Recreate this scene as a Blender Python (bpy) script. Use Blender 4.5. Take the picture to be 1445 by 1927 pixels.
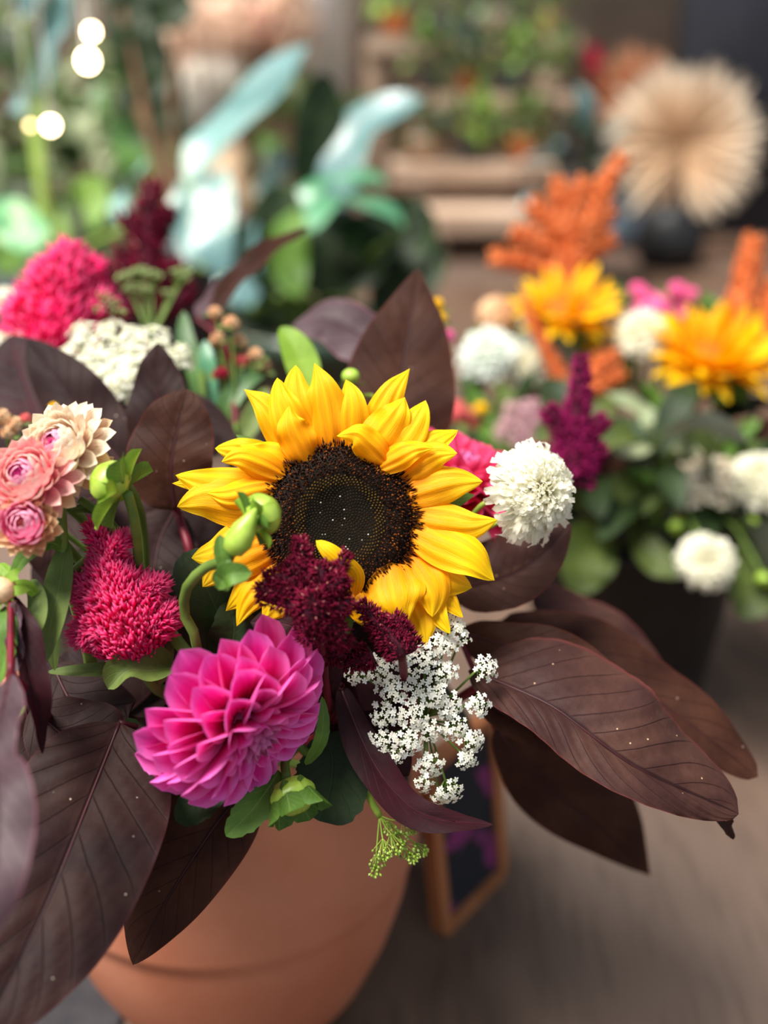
import bpy, math, random
from math import pi, sin, cos, sqrt, radians
from mathutils import Vector, Matrix, noise

random.seed(11)
for o in list(bpy.data.objects):
    bpy.data.objects.remove(o, do_unlink=True)
scene = bpy.context.scene
COL = scene.collection

# ------------------------------------------------------------------ camera
FPX, W0, H0 = 2000.0, 1445.0, 1927.0
CAM = Vector((0, 0, 0.65))
PITCH = radians(24)
Fw = Vector((0, cos(PITCH), -sin(PITCH)))
Up = Vector((0, sin(PITCH), cos(PITCH)))
Rt = Vector((1, 0, 0))
cd = bpy.data.cameras.new('camera')
cam = bpy.data.objects.new('camera', cd)
COL.objects.link(cam)
cam.location = CAM
cam.rotation_euler = (pi / 2 - PITCH, 0, 0)
cd.sensor_fit = 'VERTICAL'
cd.sensor_height = 36.0
cd.sensor_width = 36.0
cd.lens = 36.0 * FPX / H0
cd.clip_start = 0.01
cd.dof.use_dof = True
cd.dof.focus_distance = 0.495
cd.dof.aperture_fstop = 2.7
scene.camera = cam

# ------------------------------------------------------------------ world, sun, exposure
world = bpy.data.worlds.new('world')
scene.world = world
world.use_nodes = True
bg = world.node_tree.nodes['Background']
bg.inputs[0].default_value = (0.80, 0.91, 1.0, 1)
bg.inputs[1].default_value = 0.42
sd = bpy.data.lights.new('sun', 'SUN')
sd.energy = 6.6
sd.angle = radians(28)
sd.color = (1.0, 0.95, 0.87)
sun = bpy.data.objects.new('sun', sd)
COL.objects.link(sun)
sun.rotation_euler = Vector((-0.38, -0.22, 0.90)).to_track_quat('Z', 'Y').to_euler()
scene.view_settings.view_transform = 'Standard'
scene.view_settings.look = 'None'
scene.view_settings.gamma = 1.0
scene.view_settings.use_curve_mapping = False
scene.view_settings.exposure = 0.42


# ------------------------------------------------------------------ helpers
def at(px, py, d):
    """the point seen at pixel (px,py) whose distance along the view axis is d metres"""
    return CAM + d * (Fw + (px - W0 / 2) / FPX * Rt - (py - H0 / 2) / FPX * Up)


def cv(x, y, z):
    """direction: x to the right, y up, z towards the viewer"""
    return (x * Rt + y * Up - z * Fw).normalized()


def lin(c):
    out = []
    for v in c[:3]:
        v /= 255.0
        out.append(v / 12.92 if v <= 0.04045 else ((v + 0.055) / 1.055) ** 2.4)
    return (*out, 1.0)


def rnd(a, b):
    return random.uniform(a, b)


def lerp(a, b, t):
    return a + (b - a) * t


def spl(pts, t):
    n = len(pts) - 1
    x = min(max(t, 0.0), 1.0) * n
    i = min(int(x), n - 1)
    u = x - i
    p1, p2 = pts[i], pts[i + 1]
    p0 = pts[i - 1] if i > 0 else p1 * 2 - p2
    p3 = pts[i + 2] if i + 2 <= n else p2 * 2 - p1
    return 0.5 * ((2 * p1) + (p2 - p0) * u + (2 * p0 - 5 * p1 + 4 * p2 - p3) * u * u + (3 * p1 - p0 - 3 * p2 + p3) * u ** 3)


def tang(pts, t):
    v = spl(pts, min(t + 0.01, 1)) - spl(pts, max(t - 0.01, 0))
    return v.normalized() if v.length > 1e-12 else Vector((0, 0, 1))


def frame(a):
    a = a.normalized()
    h = Vector((0, 0, 1)) if abs(a.z) < 0.9 else Vector((1, 0, 0))
    x = h.cross(a).normalized()
    return x, a.cross(x).normalized()


def prof(a, b):
    m = a / (a + b)
    mx = m ** a * (1 - m) ** b
    return lambda t: (max(t, 0) ** a * max(1 - t, 0) ** b) / mx


class MB:
    def __init__(s):
        s.v, s.f, s.uv = [], [], []

    def add(s, vs, fs, uvs=None):
        o = len(s.v)
        s.v += [Vector(v) for v in vs]
        s.f += [tuple(i + o for i in f) for f in fs]
        s.uv += uvs if uvs else [(0.5, 0.5)] * len(vs)
        return s

    def blade(s, pts, wl, wr, pf, nrm, fold=0.0, curl=0.0, wave=0.0, wn=3.0, nu=20, nv=4, relief=0.0, rn=9, rs=0.55, twist=0.0, rag=0.0, ph=0.0, fold_l=None, pleat=0.0, pn=3.0):
        vs, fs, uv = [], [], []
        m = 2 * nv + 1
        L = sum((spl(pts, (i + 1) / 12) - spl(pts, i / 12)).length for i in range(12))
        for i in range(nu + 1):
            t = i / nu
            P = spl(pts, t)
            T = tang(pts, t)
            n = nrm(t) if callable(nrm) else nrm
            S = T.cross(n)
            S.normalize()
            N = S.cross(T)
            if twist:
                q = Matrix.Rotation(twist * t, 3, T)
                S = q @ S
                N = q @ N
            p = pf(t)
            for j in range(-nv, nv + 1):
                x = j / nv
                w = (wr if x > 0 else wl) * p
                if rag:
                    w *= 1 + rag * (sin(t * 61 + ph) * 0.5 + sin(t * 37 + 2 * ph) * .5)
                a = abs(x)
                fo = fold_l if (fold_l is not None and x < 0) else fold
                off = S * (x * w * cos(fo * a)) + N * (a * w * sin(fo) + curl * w * x * x)
                off += N * (wave * a * sin(2 * pi * wn * t + ph + (1.3 if x < 0 else 0)) * min(1, p * 2))
                if relief:
                    off += N * (relief * min(1, p * 1.5) * (abs(sin(pi * (t * rn - a * rs * rn * 0.5))) * min(1, a * 4) * (1 - a * .55) ))
                if pleat:
                    off += N * (pleat * min(1, p * 1.4) * cos(pi * pn * x + ph))
                vs.append(P + off)
                uv.append((t, 0.5 + 0.5 * x))
        for i in range(nu):
            for j in range(m - 1):
                a = i * m + j
                fs.append((a, a + 1, a + m + 1, a + m))
        return s.add(vs, fs, uv)

    def tube(s, pts, r, sides=8, n=14, cap=True):
        vs, fs, uv = [], [], []
        x = None
        for i in range(n + 1):
            t = i / n
            P, T = spl(pts, t), tang(pts, t)
            if x is None:
                x, y = frame(T)
            x = (x - T * x.dot(T)).normalized()
            y = T.cross(x)
            rr = r(t) if callable(r) else r
            for k in range(sides):
                a = 2 * pi * k / sides
                vs.append(P + (x * cos(a) + y * sin(a)) * rr)
                uv.append((t, k / sides))
        for i in range(n):
            for k in range(sides):
                k2 = (k + 1) % sides
                fs.append((i * sides + k, i * sides + k2, (i + 1) * sides + k2, (i + 1) * sides + k))
        if cap:
            fs.append(tuple(range(sides))[::-1])
            fs.append(tuple(n * sides + k for k in range(sides)))
        return s.add(vs, fs, uv)

    def spike(s, p, d, L, w, sides=3, mid=0.45):
        x, y = frame(d)
        d = d.normalized()
        vs = [p]
        for k in range(sides):
            a = 2 * pi * k / sides
            vs.append(p + d * L * mid + (x * cos(a) + y * sin(a)) * w)
        vs.append(p + d * L)
        fs = []
        for k in range(sides):
            k2 = (k + 1) % sides
            fs += [(0, 1 + k2, 1 + k), (1 + k, 1 + k2, sides + 1)]
        return s.add(vs, fs, [(0, .5)] + [(mid, .5)] * sides + [(1, .5)])

    def lathe(s, prof_pts, c, axis=Vector((0, 0, 1)), sides=48):
        x, y = frame(axis)
        a = axis.normalized()
        vs, fs, uv = [], [], []
        n = len(prof_pts)
        for i, (r, h) in enumerate(prof_pts):
            for k in range(sides):
                q = 2 * pi * k / sides
                vs.append(c + a * h + (x * cos(q) + y * sin(q)) * r)
                uv.append((i / (n - 1), k / sides))
        for i in range(n - 1):
            for k in range(sides):
                k2 = (k + 1) % sides
                fs.append((i * sides + k, i * sides + k2, (i + 1) * sides + k2, (i + 1) * sides + k))
        return s.add(vs, fs, uv)

    def ball(s, c, r, axis=Vector((0, 0, 1)), h=1.0, sides=12, n=8):
        return s.lathe([(r * sin(pi * i / n), -r * h * cos(pi * i / n)) for i in range(n + 1)], c, axis, sides)

    def box(s, c, sx, sy, sz, rot=None):
        vs = [Vector((a * sx / 2, b * sy / 2, e * sz / 2)) for a in (-1, 1) for b in (-1, 1) for e in (-1, 1)]
        if rot:
            vs = [rot @ v for v in vs]
        vs = [v + c for v in vs]
        return s.add(vs, [(0, 1, 3, 2), (4, 6, 7, 5), (0, 4, 5, 1), (2, 3, 7, 6), (0, 2, 6, 4), (1, 5, 7, 3)],
                     [(0, 0), (0, 1), (1, 0), (1, 1)] * 2)

    def mesh(s, name, mat, origin=Vector((0, 0, 0)), smooth=True):
        me = bpy.data.meshes.new(name)
        me.from_pydata([v - origin for v in s.v], [], s.f)
        uvl = me.uv_layers.new(name='UVMap')
        vi = [0] * len(me.loops)
        me.loops.foreach_get('vertex_index', vi)
        flat = []
        for i in vi:
            flat += s.uv[i]
        uvl.data.foreach_set('uv', flat)
        me.materials.append(mat)
        if smooth:
            me.polygons.foreach_set('use_smooth', [True] * len(me.polygons))
        me.update()
        return me

    def build(s, name, mat, parent=None, smooth=True, label=None, kind=None):
        lo = Vector((min(v.x for v in s.v), min(v.y for v in s.v), min(v.z for v in s.v)))
        hi = Vector((max(v.x for v in s.v), max(v.y for v in s.v), max(v.z for v in s.v)))
        c = (lo + hi) / 2
        if parent is None:
            c.z = lo.z
        o = bpy.data.objects.new(name, s.mesh(name, mat, c, smooth))
        link(o, c, parent)
        if label:
            o['label'] = label
        if kind:
            o['kind'] = kind
        return o


def wloc(o):
    p = o.location.copy()
    while o.parent:
        o = o.parent
        p += o.location
    return p


def link(o, c, parent):
    COL.objects.link(o)
    if parent:
        o.parent = parent
        o.location = c - wloc(parent)
    else:
        o.location = c


def inst(name, me, M, parent):
    o = bpy.data.objects.new(name, me)
    COL.objects.link(o)
    o.parent = parent
    o.matrix_basis = Matrix.Translation(-wloc(parent)) @ M
    return o


def thing(name, label, cat, loc, group=None):
    o = bpy.data.objects.new(name, None)
    COL.objects.link(o)
    o.empty_display_size = 0.02
    o.location = loc
    o['label'] = label
    o['category'] = cat
    if group:
        o['group'] = group
    return o


def tag(o, label, cat, group=None, kind=None):
    o['label'] = label
    o['category'] = cat
    if group:
        o['group'] = group
    if kind:
        o['kind'] = kind
    return o


# ------------------------------------------------------------------ materials
class NT:
    def __init__(s, name):
        s.m = bpy.data.materials.new(name)
        s.m.use_nodes = True
        s.t = s.m.node_tree
        s.n = s.t.nodes
        s.b = s.n['Principled BSDF']
        s.out = s.n['Material Output']

    def lk(s, a, b):
        s.t.links.new(a, b)

    def math(s, op, a, b=None, c=None, clamp=False):
        n = s.n.new('ShaderNodeMath')
        n.operation = op
        n.use_clamp = clamp
        for i, v in enumerate((a, b, c)):
            if v is None:
                continue
            if isinstance(v, (int, float)):
                n.inputs[i].default_value = v
            else:
                s.lk(v, n.inputs[i])
        return n.outputs[0]

    def mix(s, f, a, b, mode='MIX'):
        n = s.n.new('ShaderNodeMix')
        n.data_type = 'RGBA'
        n.blend_type = mode
        for i, v in ((0, f), (6, a), (7, b)):
            if isinstance(v, (int, float)):
                n.inputs[i].default_value = v
            elif isinstance(v, tuple):
                n.inputs[i].default_value = v
            else:
                s.lk(v, n.inputs[i])
        return n.outputs[2]

    def uv(s):
        n = s.n.new('ShaderNodeUVMap')
        x = s.n.new('ShaderNodeSeparateXYZ')
        s.lk(n.outputs[0], x.inputs[0])
        return n.outputs[0], x.outputs[0], x.outputs[1]

    def noise(s, scale, detail=3, vec=None, rough=0.5, sc=None):
        n = s.n.new('ShaderNodeTexNoise')
        n.inputs['Scale'].default_value = scale
        n.inputs['Detail'].default_value = detail
        n.inputs['Roughness'].default_value = rough
        if vec is None:
            tc = s.n.new('ShaderNodeTexCoord')
            vec = tc.outputs['Object']
        if sc:
            mp = s.n.new('ShaderNodeMapping')
            mp.inputs['Scale'].default_value = sc
            s.lk(vec, mp.inputs[0])
            vec = mp.outputs[0]
        s.lk(vec, n.inputs['Vector'])
        return n.outputs[0]

    def ramp(s, f, stops):
        n = s.n.new('ShaderNodeValToRGB')
        e = n.color_ramp.elements
        while len(e) < len(stops):
            e.new(0.5)
        for q, (p, c) in zip(e, stops):
            q.position = p
            q.color = lin(c)
        s.lk(f, n.inputs[0])
        return n.outputs[0]

    def rng(s, f, a, b, c=0.0, d=1.0):
        n = s.n.new('ShaderNodeMapRange')
        n.interpolation_type = 'SMOOTHSTEP'
        for i, v in enumerate((a, b, c, d)):
            n.inputs[i + 1].default_value = v
        s.lk(f, n.inputs[0])
        return n.outputs[0]

    def island(s):
        return s.n.new('ShaderNodeNewGeometry').outputs['Random Per Island']

    def orand(s):
        return s.n.new('ShaderNodeObjectInfo').outputs['Random']

    def hsv(s, c, h=None, sat=None, v=None):
        n = s.n.new('ShaderNodeHueSaturation')
        s.lk(c, n.inputs['Color'])
        for k, q in (('Hue', h), ('Saturation', sat), ('Value', v)):
            if q is None:
                continue
            if isinstance(q, (int, float)):
                n.inputs[k].default_value = q
            else:
                s.lk(q, n.inputs[k])
        return n.outputs[0]

    def bump(s, h, strength, dist=0.001):
        n = s.n.new('ShaderNodeBump')
        n.inputs['Strength'].default_value = strength
        n.inputs['Distance'].default_value = dist
        s.lk(h, n.inputs['Height'])
        s.lk(n.outputs[0], s.b.inputs['Normal'])
        return n.outputs[0]

    def done(s, col, rough=0.6, spec=0.3, transl=0.0, sheen=0.0):
        if isinstance(col, tuple):
            s.b.inputs['Base Color'].default_value = col
        else:
            s.lk(col, s.b.inputs['Base Color'])
        s.b.inputs['Roughness'].default_value = rough
        s.b.inputs['Specular IOR Level'].default_value = spec
        if sheen:
            s.b.inputs['Sheen Weight'].default_value = sheen
        if transl:
            tr = s.n.new('ShaderNodeBsdfTranslucent')
            if isinstance(col, tuple):
                tr.inputs[0].default_value = col
            else:
                s.lk(col, tr.inputs[0])
            mx = s.n.new('ShaderNodeMixShader')
            mx.inputs[0].default_value = transl
            s.lk(s.b.outputs[0], mx.inputs[1])
            s.lk(tr.outputs[0], mx.inputs[2])
            s.lk(mx.outputs[0], s.out.inputs[0])
        return s.m


def petal_mat(name, stops, edge=None, edge_lo=0.45, veins=9, vs=0.12, rough=0.55, transl=0.3, var=0.15, spec=0.25, hvar=0.0, bump=0.25):
    q = NT(name)
    vec, u, v = q.uv()
    a = q.math('ABSOLUTE', q.math('MULTIPLY_ADD', v, 2.0, -1.0))
    c = q.ramp(u, stops)
    if edge:
        c = q.mix(q.rng(a, edge_lo, 1.0), c, lin(edge))
    nz = q.noise(4.0, 3, vec, sc=(1.2, veins * 2.2, 1))
    w = q.math('SINE', q.math('MULTIPLY_ADD', nz, 6.0, q.math('MULTIPLY', v, veins * 6.28)))
    w = q.math('MULTIPLY_ADD', w, 0.5, 0.5)
    val = q.math('MULTIPLY_ADD', w, vs, 1.0 - vs * .7)
    r = q.orand()
    val = q.math('MULTIPLY', val, q.math('MULTIPLY_ADD', r, var, 1 - var * .5))
    h = q.math('MULTIPLY_ADD', r, hvar, .5 - hvar * .5) if hvar else None
    c = q.hsv(c, h, None, val)
    q.bump(w, bump, 0.0006)
    return q.done(c, rough, spec, transl)


def leaf_mat(name, c1, c2, vein, nveins=9, slope=0.5, vstr=0.6, rough=0.5, spec=0.35, transl=0.12, mid=0.035, scale=30, specks=None, edge=None, vw=0.9):
    q = NT(name)
    vec, u, v = q.uv()
    a = q.math('ABSOLUTE', q.math('MULTIPLY_ADD', v, 2.0, -1.0))
    nz = q.noise(scale, 4)
    nf = q.noise(scale * 7, 4)
    c = q.mix(q.rng(nz, 0.35, 0.65), lin(c1), lin(c2))
    ac = q.math('POWER', a, 0.85)
    x = q.math('MULTIPLY', q.math('SUBTRACT', u, q.math('MULTIPLY', ac, slope * .5)), nveins)
    x = q.math('MULTIPLY_ADD', nz, 0.25, x)
    t = q.math('ABSOLUTE', q.math('SINE', q.math('MULTIPLY', x, pi)))
    lat = q.rng(t, 0.0, 0.16 * vw, 1.0, 0.0)
    lat = q.math('MULTIPLY', lat, q.rng(a, 0.75, 1.0, 1.0, 0.15))
    mr = q.rng(a, mid * .5, mid * 1.5, 1.0, 0.0)
    fine = q.n.new('ShaderNodeTexVoronoi')
    fine.feature = 'DISTANCE_TO_EDGE'
    fine.inputs['Scale'].default_value = 26
    mp = q.n.new('ShaderNodeMapping')
    mp.inputs['Scale'].default_value = (1.5, 1, 1)
    q.lk(vec, mp.inputs[0])
    q.lk(mp.outputs[0], fine.inputs['Vector'])
    fv = q.rng(fine.outputs['Distance'], 0.0, 0.07, 1.0, 0.0)
    line = q.math('MAXIMUM', lat, mr)
    c = q.hsv(c, None, None, q.math('MULTIPLY_ADD', nf, 0.5, 0.75))
    c = q.mix(q.math('MULTIPLY', line, vstr), c, lin(vein))
    c = q.mix(q.math('MULTIPLY', fv, vstr * .10), c, lin(vein))
    if edge:
        c = q.mix(q.rng(a, 0.93, 1.0), c, lin(edge))
    if specks:
        vo = q.n.new('ShaderNodeTexVoronoi')
        vo.inputs['Scale'].default_value = specks[1]
        tc = q.n.new('ShaderNodeTexCoord')
        q.lk(tc.outputs['Object'], vo.inputs['Vector'])
        sp = q.math('MULTIPLY', q.rng(vo.outputs['Distance'], 0.05, 0.09, 1, 0), q.rng(q.noise(specks[1] * .33, 1), .52, .58))
        c = q.mix(sp, c, lin(specks[0]))
    h = q.math('ADD', q.math('MULTIPLY', line, -1.0), q.math('MULTIPLY', fv, -0.06))
    h = q.math('MULTIPLY_ADD', nf, 0.4, h)
    q.bump(h, 0.35, 0.0012)
    return q.done(c, rough, spec, transl)


def isl_mat(name, stops, rough=0.7, transl=0.15, spec=0.15, tip=None, tip_lo=0.55, sheen=0.0):
    """random colour for every tiny piece, optional colour towards its tip"""
    q = NT(name)
    c = q.ramp(q.island(), stops)
    if tip:
        vec, u, v = q.uv()
        c = q.mix(q.rng(u, tip_lo, 1.0), c, lin(tip))
    return q.done(c, rough, spec, transl, sheen)


def plain_mat(name, c1, c2=None, scale=20, rough=0.6, spec=0.3, transl=0.0, bump=0.0, sc=None, metal=0):
    q = NT(name)
    nz = q.noise(scale, 5, sc=sc)
    c = q.mix(q.rng(nz, 0.3, 0.7), lin(c1), lin(c2 or c1))
    if bump:
        q.bump(nz, bump, 0.002)
    q.b.inputs['Metallic'].default_value = metal
    return q.done(c, rough, spec, transl)


MAT = {}
MAT['sun_petal'] = petal_mat('sunflower petal', [(0, (250, 148, 0)), (.35, (255, 180, 2)), (1, (255, 210, 12))], veins=5, vs=.16, transl=.35, var=.14, hvar=.012, bump=.4)
MAT['dahlia'] = petal_mat('dahlia petal', [(0, (150, 0, 60)), (.3, (225, 8, 110)), (.75, (240, 42, 160)), (1, (248, 110, 205))], edge=(254, 130, 216), edge_lo=.45, veins=6, vs=.08, transl=.38, var=.12, hvar=.02)
MAT['dahlia_heart'] = petal_mat('dahlia heart petal', [(0, (110, 0, 50)), (.5, (185, 20, 110)), (1, (225, 130, 185))], veins=4, transl=.2, var=.2)
MAT['straw_cream'] = petal_mat('strawflower cream bract', [(0, (246, 196, 180)), (.4, (254, 230, 208)), (1, (255, 244, 220))], veins=7, vs=.14, transl=.3, var=.12, rough=.4)
MAT['straw_pink'] = petal_mat('strawflower pink bract', [(0, (240, 124, 146)), (.5, (252, 166, 176)), (1, (255, 218, 202))], veins=7, vs=.14, transl=.3, var=.14, rough=.4)
MAT['straw_hot'] = petal_mat('strawflower inner bract', [(0, (225, 50, 125)), (.5, (242, 115, 165)), (1, (252, 190, 212))], veins=5, vs=.1, transl=.25, var=.15, rough=.35)
MAT['straw_tan'] = petal_mat('strawflower dry bract', [(0, (206, 148, 108)), (.6, (236, 190, 148)), (1, (248, 218, 180))], veins=7, vs=.16, transl=.3, var=.2, rough=.45)
MAT['straw_core'] = isl_mat('strawflower core', [(0, (150, 10, 80)), (1, (225, 60, 140))])
MAT['scab'] = petal_mat('scabiosa petal', [(0, (236, 232, 176)), (.35, (250, 247, 224)), (1, (255, 253, 242))], veins=5, vs=.06, transl=.5, var=.06, rough=.6)
MAT['scab_blue'] = petal_mat('pale scabiosa petal', [(0, (200, 220, 190)), (.4, (236, 244, 232)), (1, (250, 255, 250))], veins=5, vs=.06, transl=.35, var=.06)
MAT['lace'] = isl_mat('white lace floret', [(0, (235, 232, 212)), (1, (255, 254, 246))], transl=.25)
MAT['lace_cream'] = isl_mat('cream lace floret', [(0, (205, 204, 165)), (.5, (232, 230, 205)), (1, (250, 248, 235))], transl=.25)
MAT['lace_green'] = isl_mat('green lace floret', [(0, (120, 150, 50)), (.5, (165, 195, 80)), (1, (205, 222, 130))], transl=.25)
MAT['lace_dull'] = isl_mat('dull green lace floret', [(0, (110, 135, 75)), (.5, (160, 180, 115)), (1, (190, 205, 150))], transl=.25)
MAT['lace_dusty'] = isl_mat('dusty pink lace floret', [(0, (140, 95, 105)), (1, (200, 160, 165))], transl=.2)
MAT['celosia'] = isl_mat('pink celosia tuft', [(0, (244, 10, 112)), (.5, (255, 30, 132)), (1, (255, 74, 156))], tip=(255, 118, 172), tip_lo=.45, transl=.5)
MAT['celosia_core'] = plain_mat('pink celosia core', (225, 8, 96), (240, 18, 112), 120, .8)
MAT['amar'] = isl_mat('burgundy amaranth tuft', [(0, (66, 3, 22)), (.6, (104, 6, 38)), (.96, (140, 18, 58)), (1, (215, 140, 130))], tip=(140, 22, 62), tip_lo=.6, transl=.2)
MAT['amar_mag'] = isl_mat('magenta amaranth tuft', [(0, (112, 10, 62)), (.6, (150, 20, 88)), (1, (186, 46, 120))], transl=.3)
MAT['amar_core'] = plain_mat('burgundy amaranth core', (48, 4, 22), (72, 8, 34), 120, .8)
MAT['amar_orange'] = isl_mat('orange amaranth tuft', [(0, (222, 116, 58)), (.5, (240, 144, 84)), (1, (250, 176, 122))], transl=.4)
MAT['amar_orange_core'] = plain_mat('orange amaranth core', (206, 104, 50), (226, 122, 66), 60, .8)
MAT['disc_outer'] = isl_mat('sunflower disc outer floret', [(0, (26, 10, 3)), (.5, (48, 20, 5)), (.8, (86, 40, 9)), (1, (134, 68, 16))], tip=(62, 27, 8), tip_lo=.8)
MAT['disc_ring'] = isl_mat('sunflower disc ring floret', [(0, (52, 36, 12)), (1, (96, 72, 26))], spec=.1)
MAT['disc_mid'] = isl_mat('sunflower disc heart floret', [(0, (24, 22, 12)), (.93, (44, 40, 24)), (.97, (150, 148, 130)), (1, (190, 188, 170))], spec=.1)
MAT['disc_base'] = plain_mat('sunflower disc base', (20, 10, 4), (30, 16, 6), 100, .9)
MAT['plum'] = leaf_mat('plum amaranth leaf', (34, 17, 18), (46, 26, 23), (16, 5, 8), 9, .5, .75, rough=.6, spec=.14, edge=(54, 26, 28), specks=((176, 166, 150), 150))
MAT['plum_brown'] = leaf_mat('brown amaranth leaf', (54, 29, 22), (70, 41, 30), (32, 11, 10), 9, .5, .6, rough=.6, spec=.14, transl=.3, edge=(78, 34, 27), specks=((150, 126, 108), 120))
MAT['plum_rose'] = leaf_mat('rose brown amaranth leaf', (56, 33, 31), (74, 48, 41), (26, 9, 12), 10, .55, .8, rough=.6, spec=.14, transl=.15, edge=(88, 42, 40), specks=((195, 160, 130), 160))
MAT['plum_mauve'] = leaf_mat('mauve amaranth leaf', (60, 42, 48), (80, 61, 67), (40, 18, 28), 10, .5, .6, rough=.5, spec=.25, edge=(120, 70, 84))
MAT['plum_dark'] = leaf_mat('dark maroon amaranth leaf', (34, 7, 14), (50, 11, 20), (80, 16, 36), 10, .55, .5, rough=.6, spec=.2)
MAT['green'] = leaf_mat('fresh green leaf', (72, 108, 34), (98, 136, 52), (142, 172, 92), 7, .6, .5, rough=.5, transl=.25)
MAT['green_olive'] = leaf_mat('olive green leaf', (78, 98, 40), (104, 122, 60), (128, 144, 84), 7, .6, .4, rough=.55, transl=.2)
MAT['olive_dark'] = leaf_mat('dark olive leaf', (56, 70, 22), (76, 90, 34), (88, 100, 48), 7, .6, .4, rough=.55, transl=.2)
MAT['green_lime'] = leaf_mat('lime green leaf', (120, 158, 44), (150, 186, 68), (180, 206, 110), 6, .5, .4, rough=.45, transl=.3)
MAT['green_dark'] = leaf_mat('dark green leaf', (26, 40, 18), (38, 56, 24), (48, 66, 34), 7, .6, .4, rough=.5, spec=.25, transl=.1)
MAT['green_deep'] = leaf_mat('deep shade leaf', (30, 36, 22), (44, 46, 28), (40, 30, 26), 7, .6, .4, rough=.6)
MAT['strel'] = leaf_mat('sky sheen palm leaf', (78, 116, 116), (108, 146, 148), (130, 164, 164), 26, .9, .25, rough=.3, spec=.7, transl=.12, scale=8, mid=.05)  # pale blue of the sky's reflection is painted into this leaf colour
MAT['strel_mint'] = leaf_mat('mint palm leaf', (70, 132, 92), (104, 164, 128), (134, 184, 154), 26, .9, .25, rough=.28, spec=.7, transl=.2, scale=8)
MAT['bg_leaf'] = leaf_mat('background leaf', (48, 88, 34), (84, 124, 56), (96, 132, 70), 6, .6, .3, rough=.4, spec=.5, transl=.2, scale=10)
MAT['bg_leaf_sage'] = leaf_mat('sage background leaf', (142, 156, 118), (184, 192, 152), (172, 184, 146), 6, .6, .3, rough=.45, spec=.5, transl=.2, scale=10)
MAT['stem'] = plain_mat('green stem', (84, 110, 44), (112, 136, 62), 60, .5, .3, .1)
MAT['stem_lime'] = plain_mat('lime stem', (140, 168, 60), (168, 190, 84), 60, .5, .3, .1)
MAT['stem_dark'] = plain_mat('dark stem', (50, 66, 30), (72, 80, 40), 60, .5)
MAT['stem_red'] = plain_mat('crimson stem', (84, 10, 28), (110, 18, 38), 60, .45)
MAT['rib'] = plain_mat('dark leaf rib', (46, 14, 20), (62, 20, 26), 60, .5)
MAT['stem_brown'] = plain_mat('brown stem', (92, 66, 48), (116, 84, 60), 30, .7)
MAT['bud'] = plain_mat('green bud', (140, 176, 50), (176, 204, 84), 90, .35, .5, .15)
MAT['stem_orange'] = plain_mat('rust stem', (160, 74, 22), (188, 96, 34), 40, .7)

# ------------------------------------------------------------------ setting: floor, walls
POT = Vector((-0.107, 0.594, 0.0))
BUCKET = Vector((0.254, 0.985, 0.0))


def floor_mat():
    q = NT('worn wood floor')
    n1 = q.noise(5, 5, sc=(3.2, .9, 1))
    n2 = q.noise(40, 5, sc=(3.0, .35, 1))
    n3 = q.noise(2.3, 2)
    c = q.mix(q.rng(n1, .3, .7), lin((74, 52, 38)), lin((102, 78, 62)))
    c = q.mix(q.rng(n3, .42, .62), c, lin((94, 76, 66)))
    c = q.mix(q.rng(n2, .45, .75, 0, .55), c, lin((60, 44, 34)))
    q.bump(n2, .2, .003)
    return q.done(c, .62, .35)


mb = MB()
mb.box(Vector((0.6, 3.0, -0.01)), 9.0, 7.6, 0.02)
fl = mb.build('floor', floor_mat())
fl['kind'] = 'structure'
mb = MB()
mb.box(Vector((-0.85, 5.0, 1.1)), 5.9, 0.1, 2.24)
wl_ = mb.build('wall_back', plain_mat('beige plaster wall', (176, 158, 140), (206, 186, 168), 3, .8))
wl_['kind'] = 'structure'
mb = MB()
mb.box(Vector((2.36, 3.95, 1.1)), 2.7, 0.1, 2.24)
w2 = mb.build('wall_right', plain_mat('slate wall', (52, 54, 64), (66, 68, 78), 4, .7))
w2['kind'] = 'structure'
mb = MB()
mb.box(Vector((-0.20, 4.25, 1.1)), .15, 0.12, 2.24)
w3 = mb.build('trim_1', plain_mat('white painted post', (222, 214, 216), (236, 228, 228), 4, .6))
w3['kind'] = 'structure'

# ------------------------------------------------------------------ terracotta pot
pot = thing('terracotta_planter', 'large round terracotta planter holding the sunflower bouquet', 'planter', POT)


def terracotta():
    q = NT('terracotta')
    n1 = q.noise(9, 5)
    n2 = q.noise(160, 3)
    c = q.mix(q.rng(n1, .3, .7), lin((180, 110, 82)), lin((196, 130, 102)))
    c = q.mix(q.rng(n2, .5, .8, 0, .25), c, lin((176, 102, 70)))
    q.bump(n2, .1, .001)
    return q.done(c, .75, .25)


mb = MB()
pp = [(0.0, .004), (.066, .004), (.070, 0.0), (.075, .004), (.097, .030), (.113, .070), (.1225, .105), (.1270, .132), (.1280, .142), (.1312, .1460), (.1320, .152), (.1325, .20), (.1328, .25), (.1332, .283),
      (.1332, .290), (.131, .293), (.122, .291), (.120, .285), (.117, .24), (.110, .17), (.06, .03), (0, .03)]
mb.lathe(pp, POT, sides=96)
mb.build('body', terracotta(), pot)
mb = MB()
mb.lathe([(0, .252), (.06, .256), (.1165, .250)], POT, sides=40)
tag(mb.build('potting_soil', plain_mat('dark soil', (24, 18, 14), (44, 34, 26), 60, .95, bump=.6)), 'dark potting soil filling the terracotta planter', 'soil')

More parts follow.
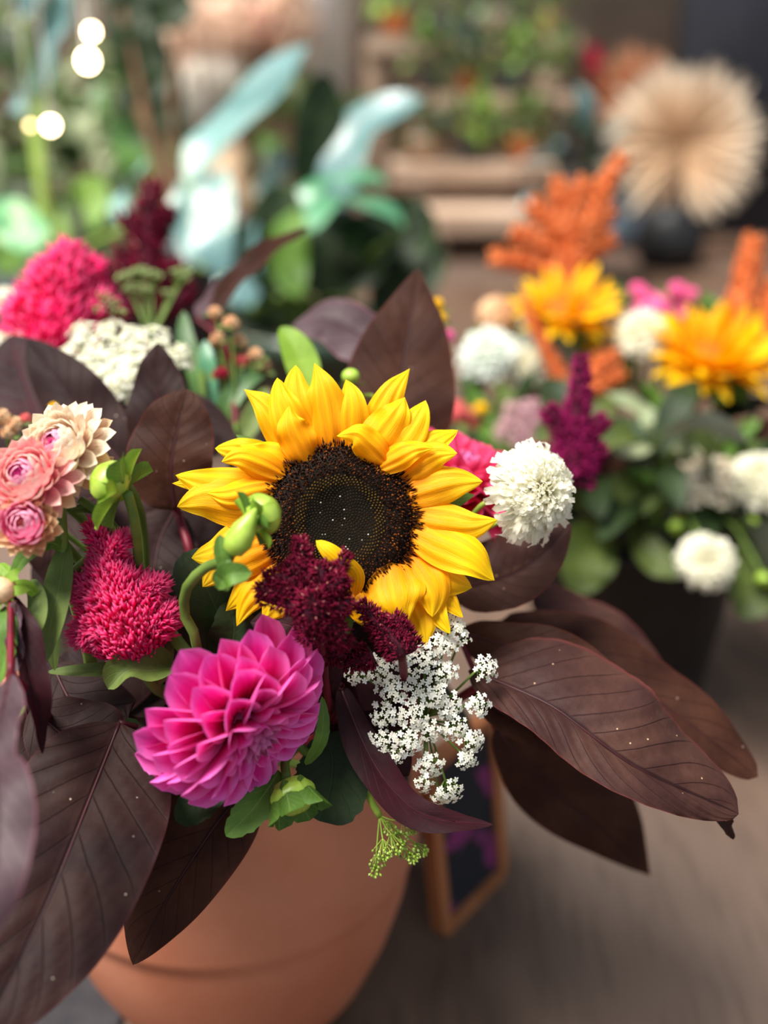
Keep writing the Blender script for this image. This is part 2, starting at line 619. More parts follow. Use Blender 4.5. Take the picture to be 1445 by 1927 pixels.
# ------------------------------------------------------------------ black bucket
bk = thing('flower_bucket', 'black plastic florist bucket filled with mixed flowers', 'bucket', BUCKET)
blk = plain_mat('black plastic', (22, 22, 24), (30, 30, 32), 30, .45, .4)
mb = MB()
mb.lathe([(0, .003), (.080, .003), (.083, 0), (.086, .004), (.116, .235), (.121, .236), (.122, .246), (.119, .248), (.113, .246), (.083, .01), (0, .01)], BUCKET, sides=72)
mb.build('body', blk, bk)
mb = MB()
mb.lathe([(.111, .205), (.1168, .206), (.1174, .214), (.112, .215)], BUCKET, sides=72)
mb.build('rim_rib', blk, bk)

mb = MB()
mb.box(Vector((-.405, .62, .003)), .43, .62, .006)  # added dark sheet standing in for the shade left of the planter
tag(mb.build('shade_sheet', plain_mat('dark shade sheet', (40, 38, 42), (54, 50, 54), 60, .8, bump=.3), smooth=False), 'dark grey sheet added for the shade on the floor beside the terracotta planter', 'shade sheet')

# ------------------------------------------------------------------ chalk sign
sg0, sg1 = Vector((.046, .636, 0)), Vector((.098, .700, 0))
sdir = (sg1 - sg0).normalized()
snor = Vector((sdir.y, -sdir.x, 0))
ssz = (sg1 - sg0).length
tilt = Matrix.Rotation(radians(-7), 3, sdir)
ups = tilt @ Vector((0, 0, 1))
sgn = thing('chalkboard_sign', 'small wood framed chalkboard sign with pink chalk marks beside the planter', 'sign', sg0)
copper = plain_mat('copper brown wood', (150, 92, 58), (176, 112, 72), 30, .55, sc=(1, 1, .2))
HS = .150


def bar(p, q, w, d, nm, mat, par):
    ax = (q - p).normalized()
    n = snor
    s2 = ax.cross(n).normalized()
    n2 = s2.cross(ax)
    m = MB()
    vs = [b + s2 * (x * w / 2) + n2 * (y * d / 2) for b in (p, q) for x in (-1, 1) for y in (-1, 1)]
    m.add(vs, [(0, 1, 3, 2), (4, 6, 7, 5), (0, 4, 5, 1), (2, 3, 7, 6), (0, 2, 6, 4), (1, 5, 7, 3)])
    return m.build(nm, mat, par, smooth=False)


zz = Vector((0, 0, .005))
c00, c10, c01, c11 = sg0 + zz, sg1 + zz, sg0 + zz + ups * HS, sg1 + zz + ups * HS
for a_, b_ in ((c00, c01), (c10, c11), (c00, c10), (c01, c11)):
    bar(a_, b_, .011, .012, 'frame_bar', copper, sgn)
q = NT('chalkboard')
n1 = q.noise(26, 2, sc=(1, 1, 1))
sl = q.rng(n1, .53, .58)
brd = q.done(q.mix(sl, lin((40, 40, 46)), lin((128, 52, 104))), .8, .2)
m = MB()
nb = snor * .002
m.add([c00 - nb, c10 - nb, c11 - nb, c01 - nb, c00 + nb, c10 + nb, c11 + nb, c01 + nb], [(3, 2, 1, 0), (4, 5, 6, 7), (0, 1, 5, 4), (1, 2, 6, 5), (2, 3, 7, 6), (3, 0, 4, 7)])
m.build('board', brd, sgn, smooth=False)
leg_foot = sg0 * .5 + sg1 * .5 - snor * .07
bar(leg_foot + Vector((0, 0, .004)), (c01 + c11) / 2 - snor * .006, .012, .006, 'prop_leg', copper, sgn)

# ------------------------------------------------------------------ flower builders
GA = pi * (3 - sqrt(5))
PROP = {'front': (POT, .062, .256), 'back': (BUCKET, .075, .06)}


def stem_to(head, axis, pot='front', sag=.35, seed=None):
    """points from the pot's filling up to a flower head"""
    c, r, z = PROP[pot]
    e = Vector((head.x - c.x, head.y - c.y, 0))
    e = e.normalized() * min(r, e.length * .6) if e.length > 1e-6 else e
    base = c + e * rnd(.6, 1) + Vector((0, 0, z - .02))
    L = (head - base).length
    return [base, base * .62 + head * .38 + Vector((0, 0, L * .10)), head - axis.normalized() * L * sag + (base - head) * .02, head]


def petal_mesh(name, L, W, pf, mat, bend0=0.0, bend=0.0, cup=0.0, fold=0.0, wave=0.0, wn=3, nu=8, nv=3, ph=0.0, rag=0):
    pts, p, ang = [], Vector((0, 0, 0)), bend0
    K = 8
    pts.append(p.copy())
    for i in range(K):
        ang = bend0 + bend * (i + .5) / K
        p = p + Vector((0, cos(ang), sin(ang))) * (L / K)
        pts.append(p.copy())
    mb = MB()

    def nr(t):
        a = bend0 + bend * t
        return Vector((0, -sin(a), cos(a)))
    mb.blade(pts, W, W, pf, nr, fold=fold, curl=cup, wave=wave, wn=wn, nu=nu, nv=nv, ph=ph, rag=rag)
    return mb.mesh(name, mat)


def place(C, axis, A, B, az, th, r, h, roll=0.0, s=1.0):
    e = A * cos(az) + B * sin(az)
    d = axis * cos(th) + e * sin(th)
    n = axis * sin(th) - e * cos(th)
    x = d.cross(n)
    M = Matrix((x, d, n)).transposed().to_4x4()
    if roll:
        M = M @ Matrix.Rotation(roll, 4, 'Y')
    return Matrix.Translation(C + axis * h + e * r) @ M @ Matrix.Scale(s, 4)


def stem_part(t, pts, r, mat, name='stem', sides=8):
    return MB().tube(pts, r, sides, 16).build(name, mat, t)


# ---------------------------------------------------------------- the big sunflower
SD = .50
SC = at(640, 980, SD)
SN = cv(0.02, 0.06, 1)


def spx(px, py, z=0.0):
    """a point in the sunflower's own plane (z metres in front of it)"""
    k = SD / FPX
    X = Rt
    Y = SN.cross(X).normalized()
    return SC + X * ((px - 640) * k) - Y * ((py - 980) * k) + SN * z


sfp = stem_to(SC - SN * .02, SN)
sf = thing('sunflower', 'large golden sunflower with a dark brown centre facing forward from the terracotta planter', 'sunflower', sfp[0])
stem_part(sf, sfp, .006, MAT['stem'])
mb = MB()
RD = .0355
mb.lathe([(0, -.014), (.02, -.013), (.034, -.006), (.0355, -.002), (.033, .0012), (.026, .0038), (.018, .0025), (.01, .0012), (0, .0006)], SC, SN, 64)
mb.build('disc', MAT['disc_base'], sf)
# petals: tip, base, width, z of base / belly / tip, fold, layer sideways curve
PET = [
    (455, 727, 560, 862, 62, -3, 0, -4, .35, 12), (520, 708, 572, 852, 62, -2, 4, 0, .25, -6), (553, 679, 582, 850, 66, -4, 0, -6, .3, -8), (590, 678, 622, 846, 74, -3, 3, -2, .3, 4),
    (545, 766, 580, 862, 60, 2, 9, 6, .5, -8), (650, 710, 655, 843, 62, -3, 2, -2, .3, 6), (773, 684, 692, 846, 58, -5, -2, -8, .35, -8), (762, 747, 690, 852, 70, -2, 5, 2, .3, 6),
    (802, 750, 716, 872, 64, -3, 2, -2, .3, 8), (634, 826, 718, 868, 52, 4, 13, 12, .6, 20), (864, 806, 758, 884, 52, -5, -1, -4, .3, -8), (858, 856, 752, 898, 58, -3, 6, 8, .4, -14),
    (816, 846, 718, 880, 44, 3, 9, 8, .5, -10), (906, 908, 766, 934, 62, -1, 5, 6, .35, -8), (866, 880, 760, 915, 50, -4, -1, -2, .3, 4), (933, 980, 780, 972, 66, -1, 5, 8, .35, 14), (929, 1092, 785, 1004, 74, 1, 7, 2, .3, -12),
    (890, 1106, 778, 1016, 78, -3, 0, -6, .2, 16), (764, 1173, 738, 1072, 96, 3, 9, 5, .35, 6), (812, 1160, 772, 1052, 76, 0, 5, 3, .3, -16), (846, 1192, 790, 1044, 48, -3, 0, 0, .4, 10),
    (802, 1214, 764, 1092, 66, -5, -2, -2, .3, -6), (872, 1162, 800, 1040, 44, -6, -4, -4, .3, 8), (728, 1152, 668, 1112, 56, 2, 7, 8, .5, 12), (446, 1178, 532, 1066, 52, -3, 1, -2, .3, 10),
    (496, 1168, 548, 1084, 62, -1, 3, 2, .3, -6), (386, 1104, 506, 1034, 66, 0, 5, 6, .35, 12), (424, 1150, 518, 1052, 58, -4, -1, -4, .3, -4), (362, 1050, 496, 994, 66, -2, 3, 2, .3, -8),
    (334, 954, 500, 960, 78, 0, 5, 2, .3, 12), (320, 908, 484, 945, 44, -5, -3, -4, .3, 10), (329, 894, 498, 920, 62, -2, 3, 0, .3, -8), (402, 842, 532, 884, 58, -3, 2, -2, .3, 6),
    (452, 838, 548, 878, 60, -1, 5, 3, .35, -6), (420, 872, 524, 894, 46, 3, 10, 8, .55, 14), (392, 930, 508, 916, 48, 2, 8, 5, .5, -10), (640, 1170, 620, 1108, 70, -2, 2, 0, .3, 4), (585, 1165, 580, 1100, 66, -2, 2, 0, .3, 4),
    (690, 1180, 690, 1108, 70, -4, 0, -2, .3, 4)]
for i, (tx, ty, bx_, by_, w, z0, z1, z2, fo, sd_) in enumerate(PET):
    dx, dy = tx - bx_, ty - by_
    L = math.hypot(dx, dy)
    nx, ny = -dy / L, dx / L
    bx2, by2 = bx_ - dx / L * 14, by_ - dy / L * 14
    pts = [spx(bx2, by2, z0 * .001 - .001), spx(bx_ + dx * .3 + nx * sd_ * .7, by_ + dy * .3 + ny * sd_ * .7, lerp(z0, z1, .7) * .001),
           spx(bx_ + dx * .68 + nx * sd_, by_ + dy * .68 + ny * sd_, z1 * .001), spx(tx, ty, z2 * .001)]
    k = SD / FPX
    mb = MB()
    mb.blade(pts, w * k * .60, w * k * .60, prof(.42, .80) if i % 3 else prof(.5, 1.0), SN, fold=-fo * .3, curl=-fo * (.9 if i % 2 else .55), wave=.0012, wn=rnd(1.2, 2.4), nu=20, nv=7, relief=0, ph=rnd(0, 6), twist=rnd(-.35, .35), pleat=.00045, pn=rnd(2.6, 3.6))
    # lengthwise pleats
    mb.build('petal', MAT['sun_petal'], sf)
# inner petal bent over the disc
for pts, w in (([spx(668, 1122, .006), spx(672, 1085, .013), spx(655, 1062, .019), spx(640, 1055, .021)], 15), ([spx(650, 1072, .019), spx(640, 1055, .023), spx(618, 1036, .024), spx(598, 1020, .021)], 17)):
    MB().blade(pts, w * SD / FPX, w * SD / FPX, prof(.35, .55), SN, fold=-.15, curl=-.3, nu=14, nv=3).build('petal', MAT['sun_petal'], sf)
# disc florets
N = 2000
mo, mr_, mm = MB(), MB(), MB()
X_, Y_ = frame(SN)
for i in range(N):
    rr = sqrt((i + .5) / N)
    a = i * GA
    e = X_ * cos(a) + Y_ * sin(a)
    h = (.002 + .0038 * min(1, rr / .75) if rr < .75 else .0058 - .006 * (rr - .75) / .25)
    p = SC + e * (RD * rr) + SN * h
    if rr > .60:
        d = (SN + e * rnd(.0, .9) * rr + Vector((rnd(-.3, .3), rnd(-.3, .3), rnd(-.3, .3)))).normalized()
        mo.spike(p - SN * .001, d, rnd(.0022, .0042), .00058, 4, .55)
    elif rr > .46:
        mr_.spike(p - SN * .0008, SN, rnd(.0020, .0026), .00062, 4, .6)
    else:
        mm.spike(p - SN * .0008, SN, rnd(.0015, .0019), .00056, 4, .6)
for k in range(420):
    a = rnd(0, 2 * pi)
    e = X_ * cos(a) + Y_ * sin(a)
    rr = rnd(.93, 1.03)
    mo.spike(SC + e * RD * rr + SN * .0005, (SN * rnd(.1, 1) + e * rnd(.4, 1.1)).normalized(), rnd(.003, .0052), .0005, 3, .4)
mo.build('outer_florets', MAT['disc_outer'], sf, kind='stuff')
mr_.build('ring_florets', MAT['disc_ring'], sf, kind='stuff')
mm.build('heart_florets', MAT['disc_mid'], sf, kind='stuff')
# green sepals behind
for i in range(14):
    a = i * 2 * pi / 14 + .2
    e = Rt * cos(a) + Up * sin(a)
    MB().blade([SC - SN * .012 + e * .025, SC - SN * .010 + e * .045, SC - SN * .013 + e * .066], .009, .009, prof(.4, .9), SN, nu=8, nv=2).build('sepal', MAT['green'], sf)

# ---------------------------------------------------------------- dahlias
DPF = prof(.62, .46)
DM = [petal_mesh('petal', .036, .0100, DPF, MAT['dahlia'], bend0=.25, bend=-.55, cup=.62, nu=12, nv=5),
      petal_mesh('petal', .036, .0108, DPF, MAT['dahlia'], bend0=.20, bend=-.45, cup=.50, nu=12, nv=5),
      petal_mesh('petal', .036, .0096, prof(.62, .56), MAT['dahlia'], bend0=.25, bend=-.35, cup=.80, nu=12, nv=5),
      petal_mesh('petal', .030, .0074, DPF, MAT['dahlia'], bend0=.1, bend=.15, cup=1.0, nu=10, nv=4)]
DMH = petal_mesh('petal', .014, .0034, prof(.6, .5), MAT['dahlia_heart'], bend0=-.1, bend=.9, cup=1.3, fold=.6, nu=6, nv=2)


def dahlia(C, axis, label, N=120, s=1.0, squash=None, group=None, pot='front', DM=DM):
    pts = stem_to(C - axis * .012 * s, axis, pot)
    t = thing('dahlia', label, 'dahlia', pts[0], group)
    stem_part(t, pts, .0032 * s, MAT['stem'])
    A, B = frame(axis)
    MB().ball(C - axis * .004 * s, .0115 * s, axis, .9).build('receptacle', MAT['dahlia_heart'], t)
    for i in range(N):
        f = (i + .5) / N
        az = i * GA
        th = radians(8 + 104 * f ** .66)
        e = A * cos(az) + B * sin(az)
        sc = (.40 + .68 * min(1, f * 1.15) ** .55) * s
        if squash:
            q = e.dot(squash[0])
            if q > 0:
                sc *= 1 - squash[1] * q * (0.35 + .65 * f)
        r, h = .0105 * s * min(1, sin(th)) , .0085 * s * cos(th)
        if f < .16:
            me, sc2 = DMH, s * 1.0
        elif f < .32:
            me, sc2 = DM[3], sc * .85
        else:
            me, sc2 = DM[i % 3], sc
        inst('petal', me, place(C, axis, A, B, az + rnd(-.08, .08), th + rnd(-.06, .06), r, h, rnd(-.2, .2), sc2 * rnd(.94, 1.05)), t)
    return t


sq = cv(.72, -.70, .0)
dt = dahlia(at(452, 1352, .475), cv(.62, -.56, .55), 'bright pink dahlia with many cupped petals below the large sunflower', 104, .99, (sq, .45))

# ---------------------------------------------------------------- strawflowers
SPF = prof(.45, .55)


def straw_meshes(mat, key):
    return [petal_mesh('bract', .019, .0052, SPF, mat, bend0=.15, bend=.15, cup=.45, nu=7, nv=3),
            petal_mesh('bract', .019, .0056, SPF, mat, bend0=.0, bend=.95, cup=.5, nu=7, nv=3)]


SM = {k: straw_meshes(MAT[m], k) for k, m in (('c', 'straw_cream'), ('p', 'straw_pink'), ('t', 'straw_tan'))}
SMI, SMP, SMC = [petal_mesh('bract', .0165, .0060, prof(.5, .45), MAT[m], bend0=.05, bend=1.75, cup=.35, nu=9, nv=3) for m in ('straw_hot', 'straw_pink', 'straw_cream')]


def strawflower(C, axis, s, outer, inner, label, closed=False, N=84):
    pts = stem_to(C - axis * .012 * s, axis, sag=.2)
    t = thing('strawflower', label, 'strawflower', pts[0], 'strawflowers at the edge of the planter')
    stem_part(t, pts, .0024, MAT['stem'])
    A, B = frame(axis)
    MB().ball(C - axis * .002 * s, .0095 * s, axis, .8).build('receptacle', MAT['straw_tan'], t)
    for i in range(N):
        f = (i + .5) / N
        az = i * GA
        if f < .46:
            g = f / .46
            th = radians(44 + 42 * g)
            me = SMI if g < .3 else inner
            r, h, sc = (.0040 + .0052 * g) * s, (.0035 - .003 * g) * s, s * (.80 + .42 * g)
        else:
            g = (f - .46) / .54
            th = radians((66 if closed else 62) + (40 if closed else 50) * g)
            fam = SM['t'] if (outer == 't' or g > .85) else SM[outer]
            me = fam[0 if g > .4 and not closed else 1]
            r, h, sc = .0098 * s, (.001 - .007 * g) * s, s * (1.0 + .22 * g) * (.85 if closed else 1)
        inst('bract', me, place(C, axis, A, B, az, th + rnd(-.06, .06), r, h, rnd(-.15, .15), sc * rnd(.92, 1.06)), t)
    if not closed:
        m = MB()
        for k in range(60):
            a = rnd(0, 2 * pi)
            e = A * cos(a) + B * sin(a)
            m.spike(C + axis * .005 * s + e * rnd(0, .0042) * s, axis + e * rnd(-.1, .4), .0105 * s, .0005, 3)
        m.build('core', MAT['straw_core'], t, kind='stuff')
    return t


strawflower(at(120, 846, .475), cv(-.30, .30, .85), .77, 'c', SMC, 'cream strawflower with a pink heart, larger and paler than its neighbours', N=96)
strawflower(at(56, 903, .462), cv(-.15, .32, .92), .73, 'p', SMP, 'salmon pink open strawflower in front of the cream one')
strawflower(at(50, 988, .455), cv(.0, .18, 1), .56, 't', SMI, 'half closed small strawflower with tan outer bracts below the salmon one', closed=True, N=70)
c = at(196, 876, .485)
pts = stem_to(c, cv(1, .1, .3), sag=.2)
t = thing('strawflower_bud', 'tiny peach strawflower bud beside the cream strawflower', 'flower bud', pts[0])
stem_part(t, pts, .0014, MAT['stem'])
A, B = frame(cv(1, .1, .3))
bm_ = petal_mesh('bract', .012, .0034, SPF, MAT['straw_tan'], bend0=-.3, bend=.9, cup=.6, nu=6, nv=2)
for i in range(16):
    inst('bract', bm_, place(c - cv(1, .1, .3) * .004, cv(1, .1, .3), A, B, i * GA, radians(10 + 3 * i), .002, 0, 0, .7), t)

# ---------------------------------------------------------------- scabiosa
def fringed(name, L, W, mat, ph):
    """a petal split into three to four ragged lobes"""
    m = MB()
    for k, a in enumerate((-.42, -.12, .16, .44)):
        l = L * (1 + .18 * sin(ph * 3 + k * 2.1))
        e = Vector((sin(a), cos(a), 0))
        P = [Vector((0, 0, 0)), e * l * .45 * .8 + Vector((0, l * .08, l * .05)), e * l * .8 + Vector((0, l * .1, -l * .02 * (k % 2))), e * l + Vector((0, 0, -l * (.14 + .06 * (k % 2))))]
        m.blade(P, W, W, prof(.75, .42), Vector((0, 0, 1)), curl=.3, nu=6, nv=1, wave=L * .05, wn=2, ph=ph + k)
    return m.mesh(name, mat)


SCM = [fringed('petal', .0120, .0017, MAT['scab'], k * 1.7) for k in range(3)]
SCL = [fringed('petal', .0175, .0019, MAT['scab'], k * 2.1) for k in range(3)]
SCB = [fringed('petal', .0125, .0018, MAT['scab_blue'], k * 1.7) for k in range(3)]


def scabiosa(C, axis, s, label, N=150, inner=SCM, outer=SCL, pts=None, pot='front', group=None, stem='stem_lime'):
    pts = pts or stem_to(C - axis * .006 * s, axis, pot)
    t = thing('scabiosa', label, 'scabiosa', pts[0], group)
    stem_part(t, pts, .0013 if pot == 'front' else .002, MAT[stem])
    A, B = frame(axis)
    MB().ball(C, .0085 * s, axis, .85).build('receptacle', MAT['scab'], t)
    for i in range(N):
        f = (i + .5) / N
        th = radians(6 + 100 * f ** .6)
        az = i * GA
        me = outer[i % 3] if f > .82 else inner[i % 3]
        r, h = .0080 * s * sin(th), .0075 * s * cos(th)
        sc = s * (.72 + .36 * f)
        inst('petal', me, place(C, axis, A, B, az + rnd(-.15, .15), th + rnd(-.12, .12), r, h, rnd(-.6, .6), sc * rnd(.85, 1.12)), t)
    return t


C = at(1012, 925, .52)
ax = cv(.55, .05, .85)
scabiosa(C, ax, .92, 'frilly white scabiosa on a thin curved stem beside the sunflower petals', 250,
         pts=[POT + Vector((.03, -.02, .24)), at(800, 1090, .56), at(884, 975, .535), at(915, 945, .530), at(946, 938, .527), C - ax * .004])
# second thin stem passing behind the white flower
p_ = [POT + Vector((.035, -.02, .24)), at(820, 1060, .57), at(925, 990, .545), at(985, 962, .545), at(1005, 950, .55)]
tb = thing('scabiosa_bud', 'thin pale green budding stem tucked behind the white scabiosa', 'flower bud', p_[0])
stem_part(tb, p_, .0011, MAT['stem_lime'])
MB().ball(p_[-1], .005, cv(1, .4, 0), .8).build('bud', MAT['bud'], tb)
tb2p = [POT + Vector((0, .02, .24)), at(690, 820, .60), at(668, 740, .585), at(660, 708, .58)]
tb2 = thing('scabiosa_bud', 'small round lime bud peeking above the upper sunflower petals', 'flower bud', tb2p[0])
stem_part(tb2, tb2p, .0011, MAT['stem_lime'])
MB().ball(tb2p[-1], .0052, cv(0, 1, .3), .85).build('bud', MAT['bud'], tb2)
for k in range(9):
    a = k * .7
    e = Rt * cos(a) + Fw * sin(a)
    MB().blade([tb2p[-1] - Up * .004, tb2p[-1] - Up * .005 + e * .006, tb2p[-1] - Up * .003 + e * .012], .0012, .0012, prof(.4, .7), Up, nu=5, nv=1).build('sepal', MAT['green_olive'], tb2)


# ---------------------------------------------------------------- umbels (lace flowers)
def floret(m, p, n, s):
    A, B = frame(n)
    a0 = rnd(0, 6.28)
    vs, fs = [p], []
    for k in range(5):
        a = a0 + k * 2 * pi / 5 + rnd(-.1, .1)
        e = A * cos(a) + B * sin(a)
        f = A * cos(a + pi / 2) + B * sin(a + pi / 2)
        L = s * rnd(.8, 1.1)
        o = len(vs)
        vs += [p + e * L * .55 + f * L * .34 + n * L * .22, p + e * L + f * L * .16 + n * L * .1, p + e * L - f * L * .16 + n * L * .1, p + e * L * .55 - f * L * .34 + n * L * .22]
        fs += [(0, o, o + 3), (o, o + 1, o + 2, o + 3)]
    m.add(vs, fs)


def umbellet(t, p, hub, n, R, cnt, fs, mat, stem, ray=.0006, mid=None, flor=True, dome=.45):
    """one small cluster of florets on its ray"""
    up_ = MB()
    foot = p - n * R * 1.1
    up_.tube([hub, mid if mid else hub * .5 + foot * .5 + n * .002, foot], ray, 5, 8)
    A, B = frame(n)
    m = MB()
    for i in range(cnt):
        rr = sqrt((i + .5) / cnt)
        a = i * GA + rnd(-.3, .3)
        e = A * cos(a) + B * sin(a)
        q = p + e * R * rr * rnd(.85, 1.12) + n * (R * dome * (1 - rr * rr) + rnd(-.08, .08) * R)
        nn = (n + e * rr * .7 + Vector((rnd(-.25, .25), rnd(-.25, .25), rnd(-.25, .25)))).normalized()
        if flor:
            floret(m, q, nn, fs * rnd(.8, 1.15))
        else:
            m.spike(q - nn * fs * .6, nn, fs * 1.7, fs * .6, 4, .6)
        if i % 2 == 0 or rr > .8:
            up_.tube([foot, q - nn * fs * .3], ray * .55, 3, 1, cap=False)
    u = m.build('umbellet', mat, t, kind='stuff')
    up_.build('ray', stem, u)
    return u


def umbel(name, label, heads, hub, axis, mat, pts, fs=.0017, cnt=22, group=None, stem='stem', flor=True, dome=.45, ray=.0006):
    t = thing(name, label, 'umbel flower', pts[0], group)
    stem_part(t, pts, .0018, MAT[stem])
    for (p, R, n) in heads:
        umbellet(t, p, hub, n, R, max(7, int(cnt * (R / .007) ** 2)), fs, mat, MAT[stem], ray=ray, flor=flor, dome=dome)
    return t


# main white lace flower
QH = [(715, 1262, 26), (755, 1232, 30), (670, 1268, 22), (800, 1240, 28), (735, 1300, 30), (785, 1290, 32), (725, 1345, 28), (775, 1345, 30), (722, 1398, 28), (765, 1395, 30), (815, 1205, 24), (850, 1180, 30), (838, 1215, 22),
      (872, 1200, 16), (838, 1265, 26), (845, 1330, 28), (820, 1310, 24), (855, 1370, 26), (808, 1375, 22), (912, 1258, 26), (900, 1328, 25), (888, 1395, 26), (878, 1430, 22), (808, 1440, 30), (798, 1475, 20), (845, 1488, 28), (828, 1500, 18), (690, 1240, 18), (745, 1425, 18)]
hub = at(800, 1350, .535)
QAX = cv(.10, -.05, 1)
heads = []
for (x, y, r) in QH:
    d = .497 + .00006 * abs(x - 770) + .00003 * abs(y - 1330) + rnd(-.003, .003)
    n = cv((x - 785) / 260, -(y - 1330) / 300, 1)
    heads.append((at(x, y, d), r * d / FPX, n))
umbel('lace_flower', 'white lace flower umbel in full bloom under the sunflower', heads, hub, QAX, MAT['lace'], [POT + Vector((.05, -.04, .24)), at(760, 1380, .60), at(790, 1365, .555), hub], fs=.00165, cnt=25)
# drooping green seed umbel
GH = [(722, 1600, 16), (708, 1622, 13), (742, 1590, 17), (765, 1600, 14), (790, 1598, 13), (775, 1612, 11), (770, 1555, 14), (735, 1560, 12), (752, 1575, 14), (705, 1640, 9)]
hub = at(714, 1535, .515)
umbel('lace_flower', 'drooping lime green lace flower bud cluster hanging over the terracotta', [(at(x, y, .51 + rnd(-.006, .006)), r * 1.25 * .51 / FPX, cv((x - 714) / 90, -.8, .6)) for x, y, r in GH], hub, cv(0, -1, .3), MAT['lace_green'],
      [POT + Vector((.04, -.07, .27)), at(660, 1400, .53), at(685, 1462, .515), at(695, 1500, .513), hub], fs=.0014, cnt=46, flor=False, stem='stem_lime', ray=.0004, dome=.8)

# ---------------------------------------------------------------- celosia plumes


def plume(m, pts, rad, n, sl, sw, lean=.35, sides=3, jit=.35, core=None, t0=0.0):
    for k in range(n):
        t = t0 + (1 - t0) * random.random()
        P, T = spl(pts, t), tang(pts, t)
        A, B = frame(T)
        a = rnd(0, 2 * pi)
        e = A * cos(a) + B * sin(a)
        r = rad(t)
        d = (e * (1 - lean) + T * (lean + max(0, t - .85) * 4) + Vector((rnd(-jit, jit), rnd(-jit, jit), rnd(-jit, jit)))).normalized()
        L = sl * rnd(.6, 1.2)
        m.spike(P + e * r * rnd(.62, 1.0), d, L, sw * rnd(.7, 1.2), sides)


def celosia(label, pts_px, rads, nper, stem_pts, sl=.009, sw=.0011, branches=(), d0=.5, group='celosia plumes in the planter', mat='celosia', core='celosia_core', lean=.35, name='celosia', cat='celosia', stemmat='stem', stuff_name='plume'):
    t = thing(name, label, cat, stem_pts[0], group)
    stem_part(t, stem_pts, .0032, MAT[stemmat])
    cm = MB()
    pm = MB()
    for (pp_, rr, n) in [(pts_px, rads, nper)] + list(branches):
        P = [at(*q) for q in pp_]

        def rf(t, rr=rr, P=P):
            x = t * (len(rr) - 1)
            i = min(int(x), len(rr) - 2)
            return lerp(rr[i], rr[i + 1], x - i) * P[0].__class__.length.__get__(P[0] - CAM) / FPX
        cm.tube(P, lambda t: max(rf(t) * .72, .0004), 12, 16)
        plume(pm, P, rf, n, sl, sw, lean)
    cm.build('core', MAT[core], t)
    pm.build(stuff_name, MAT[mat], t, kind='stuff')
    return t


cst = [POT + Vector((-.05, -.05, .24)), at(330, 1330, .56), at(290, 1290, .515), at(262, 1235, .50)]
tc = celosia('hot pink feathery celosia plume standing below the green dahlia bud', [(268, 1245, .50), (240, 1180, .495), (215, 1110, .49), (200, 1050, .49)], (30, 74, 74, 46, 18), 5200, cst, sl=.0066, sw=.00105,
             branches=[([(206, 1075, .49), (192, 1030, .488), (174, 994, .487)], (24, 12, 2), 420), ([(208, 1060, .487), (216, 1032, .484), (231, 1016, .483)], (16, 9, 2), 300),
                       ([(190, 1120, .488), (165, 1110, .486), (140, 1105, .484)], (34, 20, 6), 620), ([(260, 1130, .49), (285, 1110, .488), (300, 1098, .487)], (30, 16, 5), 520),
                       ([(200, 1180, .488), (170, 1190, .485), (148, 1195, .483)], (36, 22, 7), 620), ([(290, 1180, .492), (310, 1160, .49), (322, 1150, .49)], (34, 20, 6), 520)], lean=.62)
# leaves under the celosia
MB().blade([at(330, 1255, .50), at(285, 1262, .49), at(240, 1262, .485), at(203, 1297, .484)], .008, .010, prof(.5, .6), cv(.1, .5, .8), fold=.5, curl=.2, wave=.002, wn=1.5, nu=18).build('leaf', MAT['green_olive'], tc)
MB().blade([at(230, 1262, .50), at(180, 1262, .498), at(85, 1265, .497)], .004, .004, prof(.5, .7), cv(0, .6, .8), fold=.3, nu=14).build('leaf', MAT['green_olive'], tc)
MB().blade([at(300, 1290, .51), at(312, 1230, .505), at(316, 1150, .505)], .004, .004, prof(.5, .7), cv(.8, .0, .8), fold=.4, nu=14).build('leaf', MAT['green_olive'], tc)

celosia('blurred pink celosia plume rising behind the white lace flower', [(95, 690, .70), (100, 610, .70), (118, 540, .70), (135, 480, .70)], (60, 75, 58, 40, 10), 1500,
        [POT + Vector((-.06, .02, .24)), at(130, 850, .68), at(100, 740, .70), at(95, 690, .70)], sl=.013, sw=.0016,
        branches=[([(120, 560, .70), (150, 520, .70), (178, 512, .70)], (30, 24, 8), 260), ([(85, 620, .70), (55, 600, .70), (35, 580, .70)], (36, 26, 10), 300), ([(150, 640, .70), (185, 590, .70), (205, 575, .70)], (30, 22, 8), 300)], lean=.5)

# ---------------------------------------------------------------- burgundy amaranth


def amaranth(label, spikes, stem_pts, mat='amar', core='amar_core', sl=.0036, sw=.00045, dens=1.0, group='burgundy amaranth plumes in the planter', stemmat='stem_red', lean=.35):
    t = thing('amaranth_plume', label, 'amaranth', stem_pts[0], group)
    stem_part(t, stem_pts, .002, MAT[stemmat])
    for (pp_, r0, r1, n) in spikes:
        P = [at(*q) for q in pp_]
        d = pp_[0][2]

        def rf(t, r0=r0, r1=r1, d=d):
            return lerp(r0, r1, t ** 1.3) * d / FPX
        c_ = MB().tube(P, lambda t: rf(t) * .7, 8, 10)
        sp = c_.build('spike', MAT[core], t)
        pm = MB()
        plume(pm, P, rf, int(n * dens), sl, sw, lean)
        pm.build('floret_tufts', MAT[mat], sp, kind='stuff')
    return t


